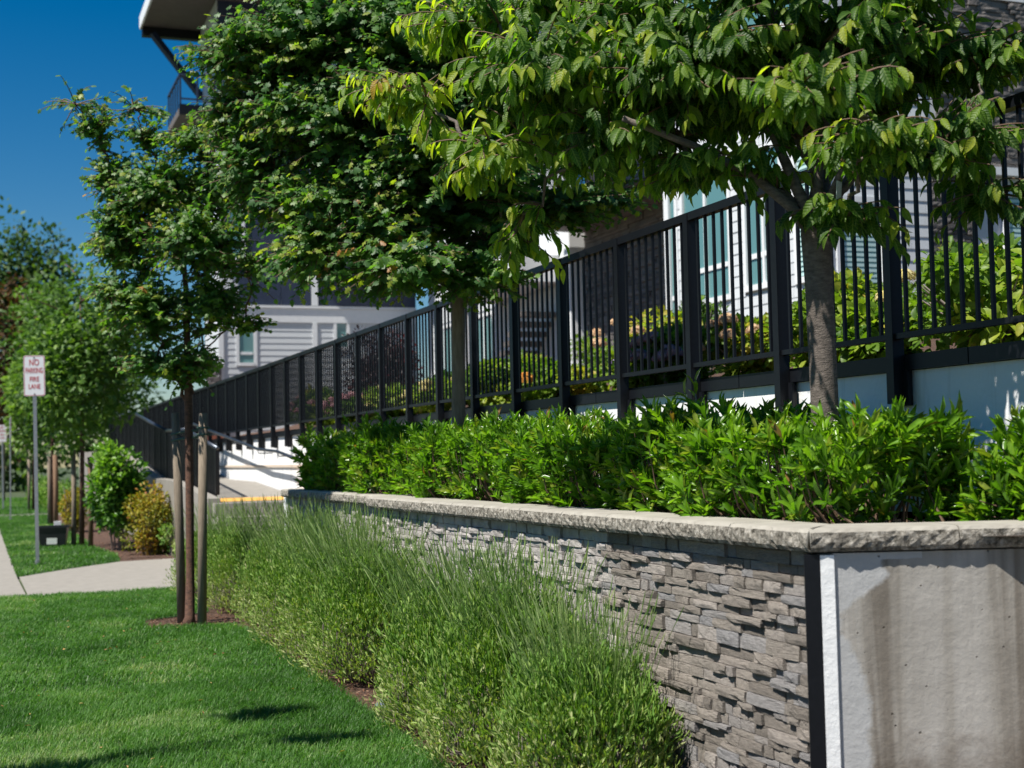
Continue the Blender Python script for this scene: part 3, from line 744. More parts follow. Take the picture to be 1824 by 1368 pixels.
# white block beyond the porch
XW = 12.35
w3 = wall_panel('wall', B1, (XW, 39.2), (XW, 28.9), 1.5, 13, M['siding'])
boards(w3, (XW, 39.2), (XW, 28.9), 2.6, 5.3, [(.8, 2.3, 3.2, 5.2), (4.2, 5.6, 3.2, 5.2)], .178)
window(B1, (XW, 39.2), (XW, 28.9), .9, 2.2, 3.3, 5.1, None, (1.55,)); window(B1, (XW, 39.2), (XW, 28.9), 4.3, 5.5, 3.3, 5.1, None, (4.9,))
MB().box(XW - 1.1, XW, 28.95, 33.5, 5.35, 5.95).obj('porch_roof', B1, M['trim'])
MB().box(XW - 1.0, XW - .75, 33.1, 33.4, 2.2, 5.35).obj('porch_column', B1, M['trim'])
st_ = MB()
for k in range(12): st_.box(XW - .9, XW - .05, 29.4 + k * .28, 29.72 + k * .28, 4.6 - k * .2, 4.72 - k * .2)
st_.obj('stairs', B1, M['soffit'])

B2 = thing('apartment_tower', (9, 42, 2), 'tall grey and navy apartment wing with roof overhang and balcony', 'building')
YF = 40.0
fa, fb = (6.42, YF), (12.2, YF)
w4 = wall_panel('wall', B2, fa, fb, 1.0, 13.9, M['siding'])
hol = [(.46, 1.0, 4.18, 5.45), (3.3, 3.72, 4.7, 5.6)]
boards(w4, fa, fb, 2.0, 5.45, hol, .178)
window(B2, fa, fb, .52, .94, 4.28, 5.35, 4.55); window(B2, fa, fb, 3.36, 3.66, 4.75, 5.5)
MB().box(6.36, 12.2, YF - .05, YF - .0, 5.45, 5.86).obj('band_board', B2, M['trim'])
MB().box(6.3, 12.2, YF - .09, YF - .0, 5.862, 5.93).obj('band_board', B2, M['trim'])
for x in (6.36, 9.06): MB().box(x, x + .14, YF - .055, YF - .025, 2, 5.449).obj('corner_board', B2, M['trim'])
x = 6.95; k = 0
for x0, x1 in ((6.95, 8.14), (8.16, 9.04), (9.24, 10.4), (10.42, 11.5), (11.52, 12.2)):
    for z0, z1 in ((5.95, 6.85), (6.87, 7.8), (7.82, 8.7), (8.9, 10.2), (10.22, 11.5), (11.52, 13.8)):
        MB().box(x0, x1, YF - .04, YF - .012, z0, z1).obj('cladding_panel', B2, M['navy'])
MB().box(9.05, 9.23, YF - .07, YF - .01, 5.95, 13.8).obj('trim_board', B2, M['trim'])
for z in (7.3, 10.0, 12.0):
    window(B2, (6.42, YF - .06), (12.2, YF - .06), .1, .62, z, z + 1.5, z + .4); window(B2, (6.42, YF - .06), (12.2, YF - .06), 3.4, 4.6, z, z + 1.5, z + .4, (4.0,))
w5 = wall_panel('wall', B2, (6.42, 43), (6.42, YF + .02), 1.0, 13.9, M['siding'])
for z in (6.2, 8.9): window(B2, (6.42, 43), (6.42, YF), 1.2, 2.2, z, z + 1.8, None, (1.7,))
MB().box(6.45, 13, YF - .0, 43, 13.92, 14.3).obj('roof', B2, M['soffit'])
ov = MB().box(4.66, 12, YF - 3.0, 43.2, 14.7, 14.95).obj('roof_overhang', B2, M['soffit'])
MB().box(4.60, 4.66, YF - 3.0, 43.26, 14.66, 15.05).obj('fascia', ov, M['trim'])
MB().box(4.66, 6.4, 43.0, 43.26, 14.42, 14.70).obj('beam', ov, M['black'])
MB().tube([(4.95, 43.0, 14.5), (6.44, 43.0, 12.6)], .12, 4).obj('strut', ov, M['navy'])
MB().box(6.43, 12, YF - .05, YF - .01, 13.9, 14.7).obj('upper_wall', B2, M['navy'])
MB().box(6.40, 6.42, YF - .05, 43.0, 13.9, 14.7).obj('upper_wall', B2, M['siding'])
bl = MB().box(5.40, 6.41, YF + .4, YF + 3.0, 11.45, 11.65).obj('balcony', B2, M['soffit'])
MB().box(5.38, 6.41, YF + .34, YF + .4, 11.42, 11.72).obj('fascia', bl, M['black'])
bp = MB()
for x in np.linspace(5.42, 6.38, 3): bp.box(x - .025, x + .025, YF + .36, YF + .41, 11.72, 12.55)
for y in np.linspace(YF + .4, YF + 2.95, 6): bp.box(5.39, 5.43, y - .025, y + .025, 11.65, 12.55)
bp.box(5.38, 6.4, YF + .35, YF + .41, 12.55, 12.61); bp.box(5.38, 5.44, YF + .41, YF + 3.0, 12.55, 12.61); bp.box(5.42, 6.4, YF + .37, YF + .40, 11.86, 11.91)
bp.obj('railing', bl, M['navy'])
stones_on(B2, (6.0, YF - .1), (6.42, YF - .1), 2.2, 4.3, 20, (.1, .16), (.2, .4))
MB().box(5.2, 6.2, 38.2, 38.9, 1.9, 3.3).obj('brick_pier', B2, M['brick'])

# ================================================================== cherry tree
ch = thing('cherry_tree', (3.6, 5.47, 1.13), 'spreading cherry tree with drooping serrated leaves and smooth banded grey trunk', 'tree')
tp = [(3.62, 5.47, 1.10), (3.615, 5.475, 1.25), (3.605, 5.47, 1.7), (3.59, 5.46, 2.2), (3.57, 5.44, 2.44), (3.56, 5.43, 2.56)]
MB().tube(tp, [.080, .067, .063, .064, .070, .058], 16).obj('trunk', ch, M['cherry_bark'], True)
CH = [(1.62, 5.50, 2.95, 0.28, 0.3, 0.12), (1.89, 5.31, 2.66, 0.2, 0.3, 0.14), (2.25, 5.57, 3.13, 0.37, 0.6, 0.29), (2.1, 5.46, 2.37, 0.11, 0.15, 0.18), (2.52, 5.6, 2.83, 0.32, 0.5, 0.22), (3.01, 5.71, 3.23, 0.47, 0.8, 0.34), (3.13, 5.8, 2.78, 0.29, 0.5, 0.12), (3.55, 5.61, 3.25, 0.53, 1.0, 0.4), (2.94, 4.58, 2.84, 0.30, 0.28, 0.11), (4.05, 5.61, 3.24, 0.42, 0.8, 0.30), (3.50, 4.86, 2.74, 0.30, 0.35, 0.11), (4.03, 4.95, 2.80, 0.20, 0.45, 0.20),  (3.55, 5.15, 2.47, 0.05, 0.08, 0.05), (4.21, 4.97, 2.55, 0.12, 0.2, 0.07), (3.3, 5.55, 3.85, 0.75, 0.9, 0.28), (4.16, 5.3, 3.8, 0.5, 0.7, 0.25), (2.02, 5.86, 3.4, 0.33, 0.5, 0.15), (2.75, 5.7, 3.45, .35, .5, .16), (2.35, 5.75, 3.5, .3, .4, .15), (4.3, 5.1, 3.25, .26, .4, .16), (3.95, 5.3, 3.5, .35, .4, .16)]
for i_, k_ in ((0, 1.19), (1, 1.16), (2, 1.09), (3, 1.19), (4, 1.07), (16, 1.12), (17, 1.05), (18, 1.10)):   # the left sprays grow away from the street
    x_, y_, z_, a_, b_, c_ = CH[i_]; CH[i_] = (x_ * k_, y_ * k_, 1.45 + (z_ - 1.45) * k_, a_ * k_, b_, c_ * k_)
crown(ch, (3.56, 5.43, 2.50), CH, 180, None, LEAF_CHERRY, M['cherry_leaf'], M['cherry_bark'], M['twig'], .028, 300, droop=.75, spacing=.034, twig_leaf=12, Lr=(.09, .145), asp=.42, tip_boost=.5, tint=(.0, .5), lobe_glow=lambda c: .34 * float(np.clip((2.75 - c[0]) / .8, 0, 1)))  # left sprays tinted yellower: their backlit glow is put into the leaf colour
for pts, r0 in (([(3.575, 5.44, 2.40), (3.46, 5.47, 2.56), (3.30, 5.52, 2.70), (3.05, 5.60, 2.84), (2.7, 5.62, 2.95)], .030), ([(3.565, 5.43, 2.46), (3.50, 5.46, 2.62), (3.42, 5.50, 2.85), (3.28, 5.58, 3.25)], .034), ([(3.57, 5.43, 2.47), (3.58, 5.42, 2.7), (3.63, 5.42, 2.95), (3.62, 5.5, 3.35)], .030),
               ([(3.58, 5.43, 2.44), (3.66, 5.40, 2.60), (3.80, 5.38, 2.80), (3.98, 5.4, 3.1)], .028), ([(3.57, 5.42, 2.46), (3.62, 5.33, 2.66), (3.6, 5.1, 2.85), (3.5, 4.9, 2.95)], .022)):
    MB().tube(pts, list(np.linspace(r0, r0 * .45, len(pts))), 9).obj('branch', ch, M['cherry_bark'], True)
o = MB().box(-.017, .017, -.002, .002, -.10, .10).obj('plant_tag', None, M['paper']); o.matrix_basis = Matrix.Translation((3.60, 5.30, 2.55)) @ Matrix.Rotation(.35, 4, 'Z') @ Matrix.Rotation(.12, 4, 'Y')
tag(o, 'white paper tag hanging in the fork of the cherry trunk', 'tag')

# ================================================================== maples
mp = thing('maple_tree', (3.61, 10.67, 1.13), 'large dense green maple with straight bare trunk rising behind the hedge', 'tree')
MB().tube([(3.61, 10.67, 1.1), (3.6, 10.67, 1.8), (3.61, 10.66, 2.6), (3.6, 10.66, 4.0), (3.55, 10.7, 5.6)], [.062, .056, .054, .04, .012], 12).obj('trunk', mp, M['maple_bark'], True)
MP = [(1.93, 11.2, 4.72, 0.48, 0.6, 0.33), (2.53, 10.96, 4.79, 0.86, 1.0, 0.5), (2.79, 10.9, 4.02, 0.9, 1.2, 0.54), (2.46, 10.76, 3.08, 0.44, 0.7, 0.4), (2.96, 10.26, 2.89, 0.6, 0.9, 0.28), (3.62, 10.22, 2.82, 0.44, 0.8, 0.24), (3.55, 10.64, 3.55, 0.9, 1.3, 0.54), (4.39, 10.33, 3.44, 0.59, 0.8, 0.23), (4.04, 10.63, 4.27, 1.06, 1.3, 0.74), (4.81, 10.27, 3.54, 0.36, 0.4, 0.23), (2.71, 10.95, 5.5, 1.0, .8, 0.4), (4.04, 10.76, 5.4, 1.0, .8, 0.4), (2.06, 11.4, 3.85, 0.37, 0.6, 0.55), (2.25, 11.2, 4.3, .5, .7, .4), (2.5, 11.0, 3.5, .6, .8, .35), (1.95, 11.5, 4.3, .4, .5, .4), (2.82, 10.38, 3.51, 0.43, 0.5, 0.3), (2.42, 10.54, 3.44, 0.39, 0.5, 0.26), (3.17, 10.02, 3.76, 0.47, 0.5, 0.25), (2.2, 10.69, 4.16, 0.39, 0.5, 0.26), (3.79, 10.04, 3.1, 0.35, 0.4, 0.22), (2.88, 10.27, 3.19, 0.47, 0.5, 0.21), (2.8, 10.24, 4.26, 0.51, 0.5, 0.26), (3.61, 9.76, 3.6, 0.42, 0.5, 0.25), (3.29, 10.67, 4.68, 0.9, 1.2, 0.54)]
crown(mp, (3.6, 10.66, 2.75), MP, 195, None, LEAF_MAPLE, M['maple_leaf'], M['maple_bark'], M['twig'], .03, 300, droop=.35, spacing=.05, twig_leaf=12, Lr=(.068, .102), asp=1.0, tip_boost=.25, tint=(.05, .85), hang=False)

lm = thing('paperbark_maple', (1.8, 13.05, 0), 'slender young maple with peeling red bark tied between two stakes', 'tree')
MB().tube([(1.77, 13.02, -.05), (1.79, 13.05, .06), (1.80, 13.06, .5), (1.80, 13.05, 1.4), (1.795, 13.04, 2.1), (1.78, 13.0, 3.0), (1.7, 12.95, 4.2)], [.08, .046, .038, .038, .038, .026, .008], 10).obj('trunk', lm, M['paper_bark'], True)
LM = [(0.97, 13.01, 4.5, 0.23, 0.3, 0.23), (1.14, 13.07, 4.04, 0.28, 0.4, 0.31), (1.3, 12.87, 4.67, 0.06, 0.1, 0.13), (0.8, 13.06, 4.71, 0.06, 0.1, 0.1), (1.4, 12.74, 4.39, 0.23, 0.3, 0.18), (1.78, 12.28, 4.26, 0.39, 0.5, 0.2), (1.54, 12.71, 3.89, 0.55, 0.7, 0.35), (1.29, 13.15, 3.49, 0.44, 0.6, 0.36), (1.78, 12.33, 3.38, 0.54, 0.7, 0.39), (1.43, 13.13, 2.87, 0.51, 0.7, 0.36), (1.98, 12.71, 2.89, 0.38, 0.6, 0.3), (2.23, 12.41, 2.68, 0.25, 0.2, 0.1), (1.58, 13.11, 2.36, 0.46, 0.5, 0.23), (1.88, 12.88, 2.39, 0.23, 0.3, 0.18), (2.2, 11.97, 3.15, 0.19, 0.3, 0.14), (1.15, 13.1, 3.6, .3, .4, .35), (1.95, 12.4, 3.85, .4, .5, .3), (1.15, 13.1, 3.0, .28, .4, .25)]
crown(lm, (1.79, 13.04, 2.0), LM, 320, None, LEAF_MAPLE, M['maple_leaf'], M['paper_bark'], M['twig'], .022, 300, droop=.35, spacing=.05, twig_leaf=10, Lr=(.062, .095), asp=.95, tip_boost=.3, tint=(.1, .75), hang=False)
for nm, pts, lb in (('wooden_stake', [(1.87, 12.86, -.1), (1.885, 12.86, .9), (1.90, 12.86, 1.9)], 'grey round wooden stake nearest the camera beside the red barked maple'), ('wooden_stake', [(1.74, 13.2, -.1), (1.725, 13.2, .9), (1.70, 13.2, 1.92)], 'thinner grey wooden stake half hidden behind the red barked trunk')):
    o = MB().tube(pts, [.042, .041, .040], 10).obj(nm, None, M['stake'], True); tag(o, lb, 'stake', 'stakes holding the young street trees')
tie = MB(); 
for z in (1.72, 1.66):
    tie.tube([(1.70, 13.27, z), (1.66, 13.2, z), (1.75, 13.1, z + .02), (1.86, 12.98, z + .03), (1.955, 12.86, z + .05), (1.90, 12.805, z + .05), (1.845, 12.86, z + .05)], .011, 5)
o = tie.obj('tree_tie', None, M['tie']); tag(o, 'green fabric strap tying the young maple to its stakes', 'strap')

# street trees further along, with stakes
def bgtree(name, base, zc, R_, n, L, leaf, bark_, label, cat='tree', group=None, lumps=22, tint=(0, 1), rt=.05, shell=.3):
    r = thing(name, base, label, cat, group)
    MB().tube([(base[0], base[1], base[2] - .1), (base[0] + .02, base[1], zc * .5), (base[0], base[1], zc + R_[2] * .6)], [rt, rt * .8, .01], 8).obj('trunk', r, bark_, True)
    br = MB()
    for k in range(7):
        q = np.array([base[0], base[1], zc - R_[2] * .5 + k * R_[2] * .2]); e = q + np.array([math.cos(k * 2.4), math.sin(k * 2.4), .5]) * R_[0] * .75
        br.tube([q, (q + e) / 2 + np.array([0, 0, .05]), e], [rt * .4, rt * .25, .005], 5)
    br.obj('branches', r, bark_, kind='stuff')
    lv = Leaves(); blob_leaves(lv, (base[0], base[1], zc), R_, n, L, .75, .3, tint, .2, lumps)
    foliage(r, lv, LEAF_MAPLE if L < .2 and zc < 8 else LEAF_DIAMOND, leaf, name='crown')
GT = 'young street trees along the lawn strip'
bgtree('street_tree', (1.74, 26.6, 0), 3.45, (1.2, 1.3, 1.95), 5500, .12, M['far_leaf'], M['paper_bark'], 'bushy young street tree standing just behind the black tub', group=GT, lumps=30)
bgtree('street_tree', (1.72, 37.2, 0), 4.0, (1.35, 1.5, 2.1), 5500, .14, M['far_leaf'], M['paper_bark'], 'second young street tree beyond the tub, before the far path', group=GT, lumps=30)
bgtree('street_tree', (1.7, 49.5, 0), 3.7, (1.3, 1.5, 1.9), 3500, .16, M['far_leaf'], M['paper_bark'], 'farthest young street tree beyond the second path crossing', group=GT, lumps=24)
bgtree('oak_tree', (2.4, 78, 0), 9.0, (3.3, 3.6, 6.2), 11000, .34, M['dark_leaf'], M['maple_bark'], 'tall dark green tree against the sky, far down the street', lumps=40)
bgtree('oak_tree', (-4.5, 92, 0), 7, (4, 4, 5), 4000, .4, M['dark_leaf'], M['maple_bark'], 'tall dark tree across the road at the far end', lumps=30)
bgtree('cedar_tree', (1.0, 63, 0), 5.9, (2.0, 2.2, 3.6), 3500, .26, M['brown_leaf'], M['maple_bark'], 'brownish cedar far off below the tall dark tree', lumps=24)
bgtree('street_tree', (5.2, 60, 0), 4.6, (2.2, 2.2, 3.2), 4500, .24, M['far_leaf'], M['maple_bark'], 'rounded green tree behind the street trees, beside the grey tower', lumps=30)
lv = Leaves()
for k in range(26):
    blob_leaves(lv, (-14 + k * 1.5, 86 + 6 * random.random(), 2.2), (2.2, 2, 2.6 + random.random()), 420, .45, .7, .3, (0, .8), .2, 6)
foliage(thing('far_hedge', (0, 88, 0), 'mass of dark shrubs closing the far end of the street', 'shrubs'), lv, LEAF_DIAMOND, M['dark_leaf'])
for x, y, zt, mt, lb in ((1.62, 26.9, 1.75, 'stake', 'tall grey stake left of the bushy street tree behind the tub'), (1.86, 26.1, 1.6, 'stake_red', 'brown wooden stake at the lawn edge beside the gold bush'), (1.54, 31.9, 1.7, 'stake_red', 'brown stake standing alone between the first two street trees'), (1.64, 36.9, 1.7, 'stake', 'grey stake in front of the second street tree'), (1.85, 37.6, 1.7, 'stake_red', 'brown stake behind the second street tree'), (1.55, 49.2, 1.7, 'stake', 'grey stake at the farthest street tree')):
    o = MB().tube([(x, y, -.1), (x + .01, y, zt * .5), (x, y, zt)], .045, 8).obj('wooden_stake', None, M[mt], True); tag(o, lb, 'stake', 'stakes holding the young street trees')

# ================================================================== laurel hedge
hg = thing('laurel_hedge', (3.5, 9, 1.13), 'clipped bright green laurel hedge growing along the capstones', 'hedge')
def shoots(lv, P, out, k=(8, 13), L=(.07, .11), tint=(.1, .9), h=.10):
    for p, o in zip(P, out):
        n = random.randint(*k); ax = o / np.linalg.norm(o); tt = rng.uniform(*tint)
        a = unit(np.cross(np.broadcast_to(ax, (n, 3)), rng.normal(size=(n, 3))))
        u = np.linspace(0, 1, n)[:, None]
        base = p + ax * (u - 1) * h
        opn = (1.05 - .65 * u)
        d = ax * (1.08 - .55 * opn) + a * opn * .75 + np.array([0, 0, .15])
        nr = ax * .9 - a * .45 + rng.normal(size=(n, 3)) * .12
        LL = rng.uniform(*L, n) * (.75 + .35 * np.sin(np.pi * (1 - u[:, 0] * .7)))
        lv.add(base, d, nr, LL, LL * .26, np.where(rng.random(n) < .012, 1.0, np.clip(tt + (u[:, 0] - .5) * .3 + rng.normal(size=n) * .07, 0, .96)))
lv = Leaves(); stems = MB()
def htop(y): return float(np.interp(y, [4.5, 7, 10, 14], [1.50, 1.55, 1.60, 1.64])) + .035 * math.sin(y * 2.3) + .03 * math.sin(y * 5.1 + 1)
def hfront(y): return 3.06 + .05 * math.sin(y * 3.1 + .6) + .03 * math.sin(y * 7.7)
P, O = [], []
for _ in range(820):                          # front
    y = random.uniform(4.62, 13.75); w = random.random(); z = 1.17 + (htop(y) - 1.17) * w
    P.append((hfront(y) + .05 * (w - .5) ** 2 + random.gauss(0, .025) - .02, y, z)); O.append((-.75, -.22 + random.gauss(0, .3), .55 + random.gauss(0, .25)))
for _ in range(1050):                          # top
    y = random.uniform(4.62, 13.85); x = random.uniform(hfront(y), 4.0 if y > 5.6 else 3.74)
    P.append((x, y, htop(y) + random.gauss(0, .035) + (.06 * random.random() if random.random() < .15 else 0))); O.append((random.gauss(-.15, .3), random.gauss(0, .3), 1))
for _ in range(110):                          # two ends
    P.append((random.uniform(3.1, 3.95), 13.85 + random.gauss(0, .03), random.uniform(1.18, htop(13.8)))); O.append((random.gauss(0, .3), .7, .6))
    P.append((random.uniform(3.15, 3.72), 4.66 + random.gauss(0, .05), random.uniform(1.18, 1.58))); O.append((random.gauss(-.1, .3), -.8, .6))
for _ in range(500):                          # inside
    y = random.uniform(4.8, 13.8); P.append((random.uniform(3.12, 3.9 if y > 5.6 else 3.68), y, random.uniform(1.16, htop(y) - .08))); O.append((random.gauss(-.3, .4), random.gauss(0, .4), .8))
P = np.array(P); O = np.array(O); shoots(lv, P, O)
for p in P[::2]: stems.tube([(p[0] + .12 if p[0] < 3.3 else p[0], p[1] + random.gauss(0, .08), 1.12), (p[0] + .03, p[1], (p[2] + 1.12) / 2), tuple(p)], [.006, .004, .002], 4, False)
stems.obj('stems', hg, M['twig'], kind='stuff')
foliage(hg, lv, LEAF_LAUREL, M['laurel_leaf'], 300, lambda A: np.where((A[0][:, 0] < 3.35) | (A[0][:, 2] > 1.55), 1, .2))
def laurel(c, R_, n, label):
    r = thing('laurel_shrub', (c[0], c[1], 1.13), label, 'shrub'); lv = Leaves(); v = rnd_in_ball(n, .5); v[:, 2] = np.abs(v[:, 2]) * 1.0
    P = np.array(c) + v * np.array(R_); O = v + np.array([0, 0, .5]); shoots(lv, P, O); st = MB()
    for p in P[::2]: st.tube([(c[0], c[1], 1.12), tuple((np.array(c) + p) / 2), tuple(p)], [.008, .005, .002], 4, False)
    st.obj('stems', r, M['twig'], kind='stuff'); foliage(r, lv, LEAF_LAUREL, M['laurel_leaf'], 60)
laurel((3.86, 4.33, 1.15), (.29, .34, .44), 190, 'separate loose laurel shrub past the gap at the near end of the hedge')
sp = thing('laurel_sprig', (3.42, 6.35, 1.6), 'pale upright sprig poking above the hedge before the fence post', 'sprig'); lv = Leaves()
shoots(lv, np.array([(3.42, 6.35, 1.80), (3.38, 6.38, 1.74)]), np.array([(0, 0, 1.), (-.5, 0, .8)]), (6, 7), (.08, .10), (.85, .95), .14)
MB().tube([(3.42, 6.36, 1.5), (3.42, 6.35, 1.8)], .004, 5).obj('stem', sp, M['woody']); foliage(sp, lv, LEAF_LAUREL, M['laurel_leaf'])

# street tree on the far side of the sidewalk, out of the picture, whose thin shadow crosses the lawn
ot = thing('street_tree', (-1.4, 6.6, 0), 'thin sparse street tree on the far side of the sidewalk', 'tree', 'young street trees along the lawn strip')
MB().tube([(-1.4, 6.6, -.05), (-1.41, 6.6, 2), (-1.38, 6.62, 4.2), (-1.3, 6.6, 5.4)], [.05, .042, .03, .008], 8).obj('trunk', ot, M['maple_bark'], True)
crown(ot, (-1.4, 6.6, 3.2), [(-1.15, 7.35, 4.5, .42, .16, .14), (-1.2, 6.35, 4.8, .36, .14, .14), (-2.3, 6.3, 4.2, .5, .2, .15)], 260, None, LEAF_MAPLE, M['maple_leaf'], M['maple_bark'], M['twig'], .02, 0, droop=.3, spacing=.05, asp=1.0, Lr=(.07, .1), hang=False)

# ================================================================== lavender
def lavender(x, y, R_, h, top, label, dens=1.0):
    r = thing('lavender_shrub', (x, y, 0), label, 'shrub', 'lavender shrubs in front of the stone wall')
    lv = Leaves(); n = int(9500 * dens)
    v = rnd_in_ball(n, .72); v[:, 2] = np.abs(v[:, 2])
    sq = np.array([1, 1, 1.0]); P0_ = np.sign(v) * np.abs(v) ** .86
    lump = 1 + .13 * np.sin(P0_[:, 1] * 9 + x * 40) * np.sin(P0_[:, 2] * 8 + y * 7) + .08 * np.sin(P0_[:, 0] * 13 + P0_[:, 1] * 17)
    P = np.array([x, y, .03]) + P0_ * lump[:, None] * np.array([R_[0], R_[1], h * .95]) + rng.normal(size=(n, 3)) * .02
    low = P[:, 2] / h
    d = v * .7 + np.array([0, 0, .75]) + rng.normal(size=(n, 3)) * .35
    nr = v + rng.normal(size=(n, 3)) * .5
    tn = np.clip(.92 - .5 * low + rng.normal(size=n) * .2, 0, 1)
    LL = rng.uniform(.03, .06, n); lv.add(P, d, nr, LL, LL * .24, tn)
    # basal tufts: longer blades rising out of the body
    n2 = int(1500 * dens); v = rnd_in_ball(n2, .3); v[:, 2] = np.abs(v[:, 2])
    P = np.array([x, y, h * .45]) + v * np.array([R_[0] * .95, R_[1], h * .5])
    d = v * np.array([.45, .45, .2]) + np.array([-.04, .04, 1.0]) + rng.normal(size=(n2, 3)) * .24
    LL = rng.uniform(.06, .13, n2); lv.add(P, d, v + rng.normal(size=(n2, 3)) * .6, LL, np.full(n2, .0050), rng.uniform(.1, .8, n2))
    foliage(r, lv, LEAF_NARROW, M['lavender_leaf'])
    # flower stalks
    ns = int(420 * dens); v = rng.normal(size=(ns, 2)) * .38; v = v[np.hypot(v[:, 0], v[:, 1]) < .85]; ns = len(v)
    B = np.column_stack([x + v[:, 0] * R_[0], y + v[:, 1] * R_[1], np.full(ns, h * .72)])
    ln = (top - h * .72) * rng.uniform(.35, 1.08, ns) * (1 - .12 * np.abs(v).max(1))
    lean = np.column_stack([v[:, 0] * .30 - .06, v[:, 1] * .30 + .05, np.ones(ns)]) + rng.normal(size=(ns, 3)) * np.array([.15, .15, 0])
    d = unit(lean); bend = rng.normal(size=(ns, 3)) * .05 + np.column_stack([v[:, 0] * .12 - .02, v[:, 1] * .12 + .0, np.full(ns, -.05)])
    us = np.array([0, .4, .75, .9, 1.0]); wd = np.array([.0013, .0012, .0011, .0030, .0008])
    side = unit(np.cross(d, rng.normal(size=(ns, 3)))); 
    V = []; 
    for u, w in zip(us, wd):
        c = B + d * (ln * u)[:, None] + bend * (ln * u * u)[:, None]
        V += [c - side * w, c + side * w]
    V = np.stack(V, 1); F0 = np.array([(2 * i, 2 * i + 1, 2 * i + 3, 2 * i + 2) for i in range(4)])
    side2 = unit(np.cross(d, side)); V2 = V + 0
    for i, (u, w) in enumerate(zip(us, wd)):
        c = (V[:, 2 * i] + V[:, 2 * i + 1]) / 2; V2[:, 2 * i] = c - side2 * w; V2[:, 2 * i + 1] = c + side2 * w
    V = np.concatenate([V, V2]); k = len(V)
    F = (F0[None] + (np.arange(k) * 10)[:, None, None]).reshape(-1, 4)
    tt = np.tile(rng.uniform(0, 1, ns), 2); co = np.zeros((k, 10, 3)); co[:, :, 2] = tt[:, None] * .7 + np.repeat(us, 2)[None] * .3
    place('flower_stalks', mesh_np('flower_stalks', V.reshape(-1, 3), F, co.reshape(-1, 3)), r, M['lavender_stem'], kind='stuff')
    tw = MB()
    for _ in range(int(260 * dens)):
        a = random.uniform(0, 6.283); q = random.uniform(.3, .9); zz = random.uniform(.10, h * .6)
        e = (x + math.cos(a) * R_[0] * q, y + math.sin(a) * R_[1] * q, zz)
        tw.tube([(x + math.cos(a) * R_[0] * .4 * q, y + math.sin(a) * R_[1] * .4 * q, .0), (e[0], e[1], zz * .5), e], [.005, .004, .002], 4, False)
    tw.obj('woody_stems', r, M['woody'], kind='stuff')
LAV = [(2.43, 5.62, (.34, .40), .58, .90, 'nearest lavender shrub at the open stretch of stone wall', 1.0), (2.40, 6.35, (.42, .44), .78, 1.08, 'tall lavender shrub second from the near end of the row', 1.25), (2.41, 7.25, (.40, .42), .76, 1.06, 'lavender shrub bordering the bare gap on its near side', 1.25),
       (2.46, 9.15, (.42, .48), .78, 1.13, 'lavender shrub with bare woody base on the far side of the gap', 1.2), (2.48, 10.1, (.43, .50), .82, 1.17, 'lavender shrub in the middle of the farther clump', 1.1), (2.5, 11.2, (.44, .54), .80, 1.16, 'lavender shrub nearly level with the far half of the hedge', 1.0), (2.56, 12.5, (.42, .56), .82, 1.18, 'lavender shrub just beyond the staked red barked maple', .9), (2.5, 14.1, (.44, .7), .76, 1.12, 'lavender shrub second from the concrete path', .9), (2.45, 15.7, (.46, .7), .72, 1.05, 'farthest lavender shrub at the edge of the concrete path', .9)]
for q in LAV: lavender(*q)

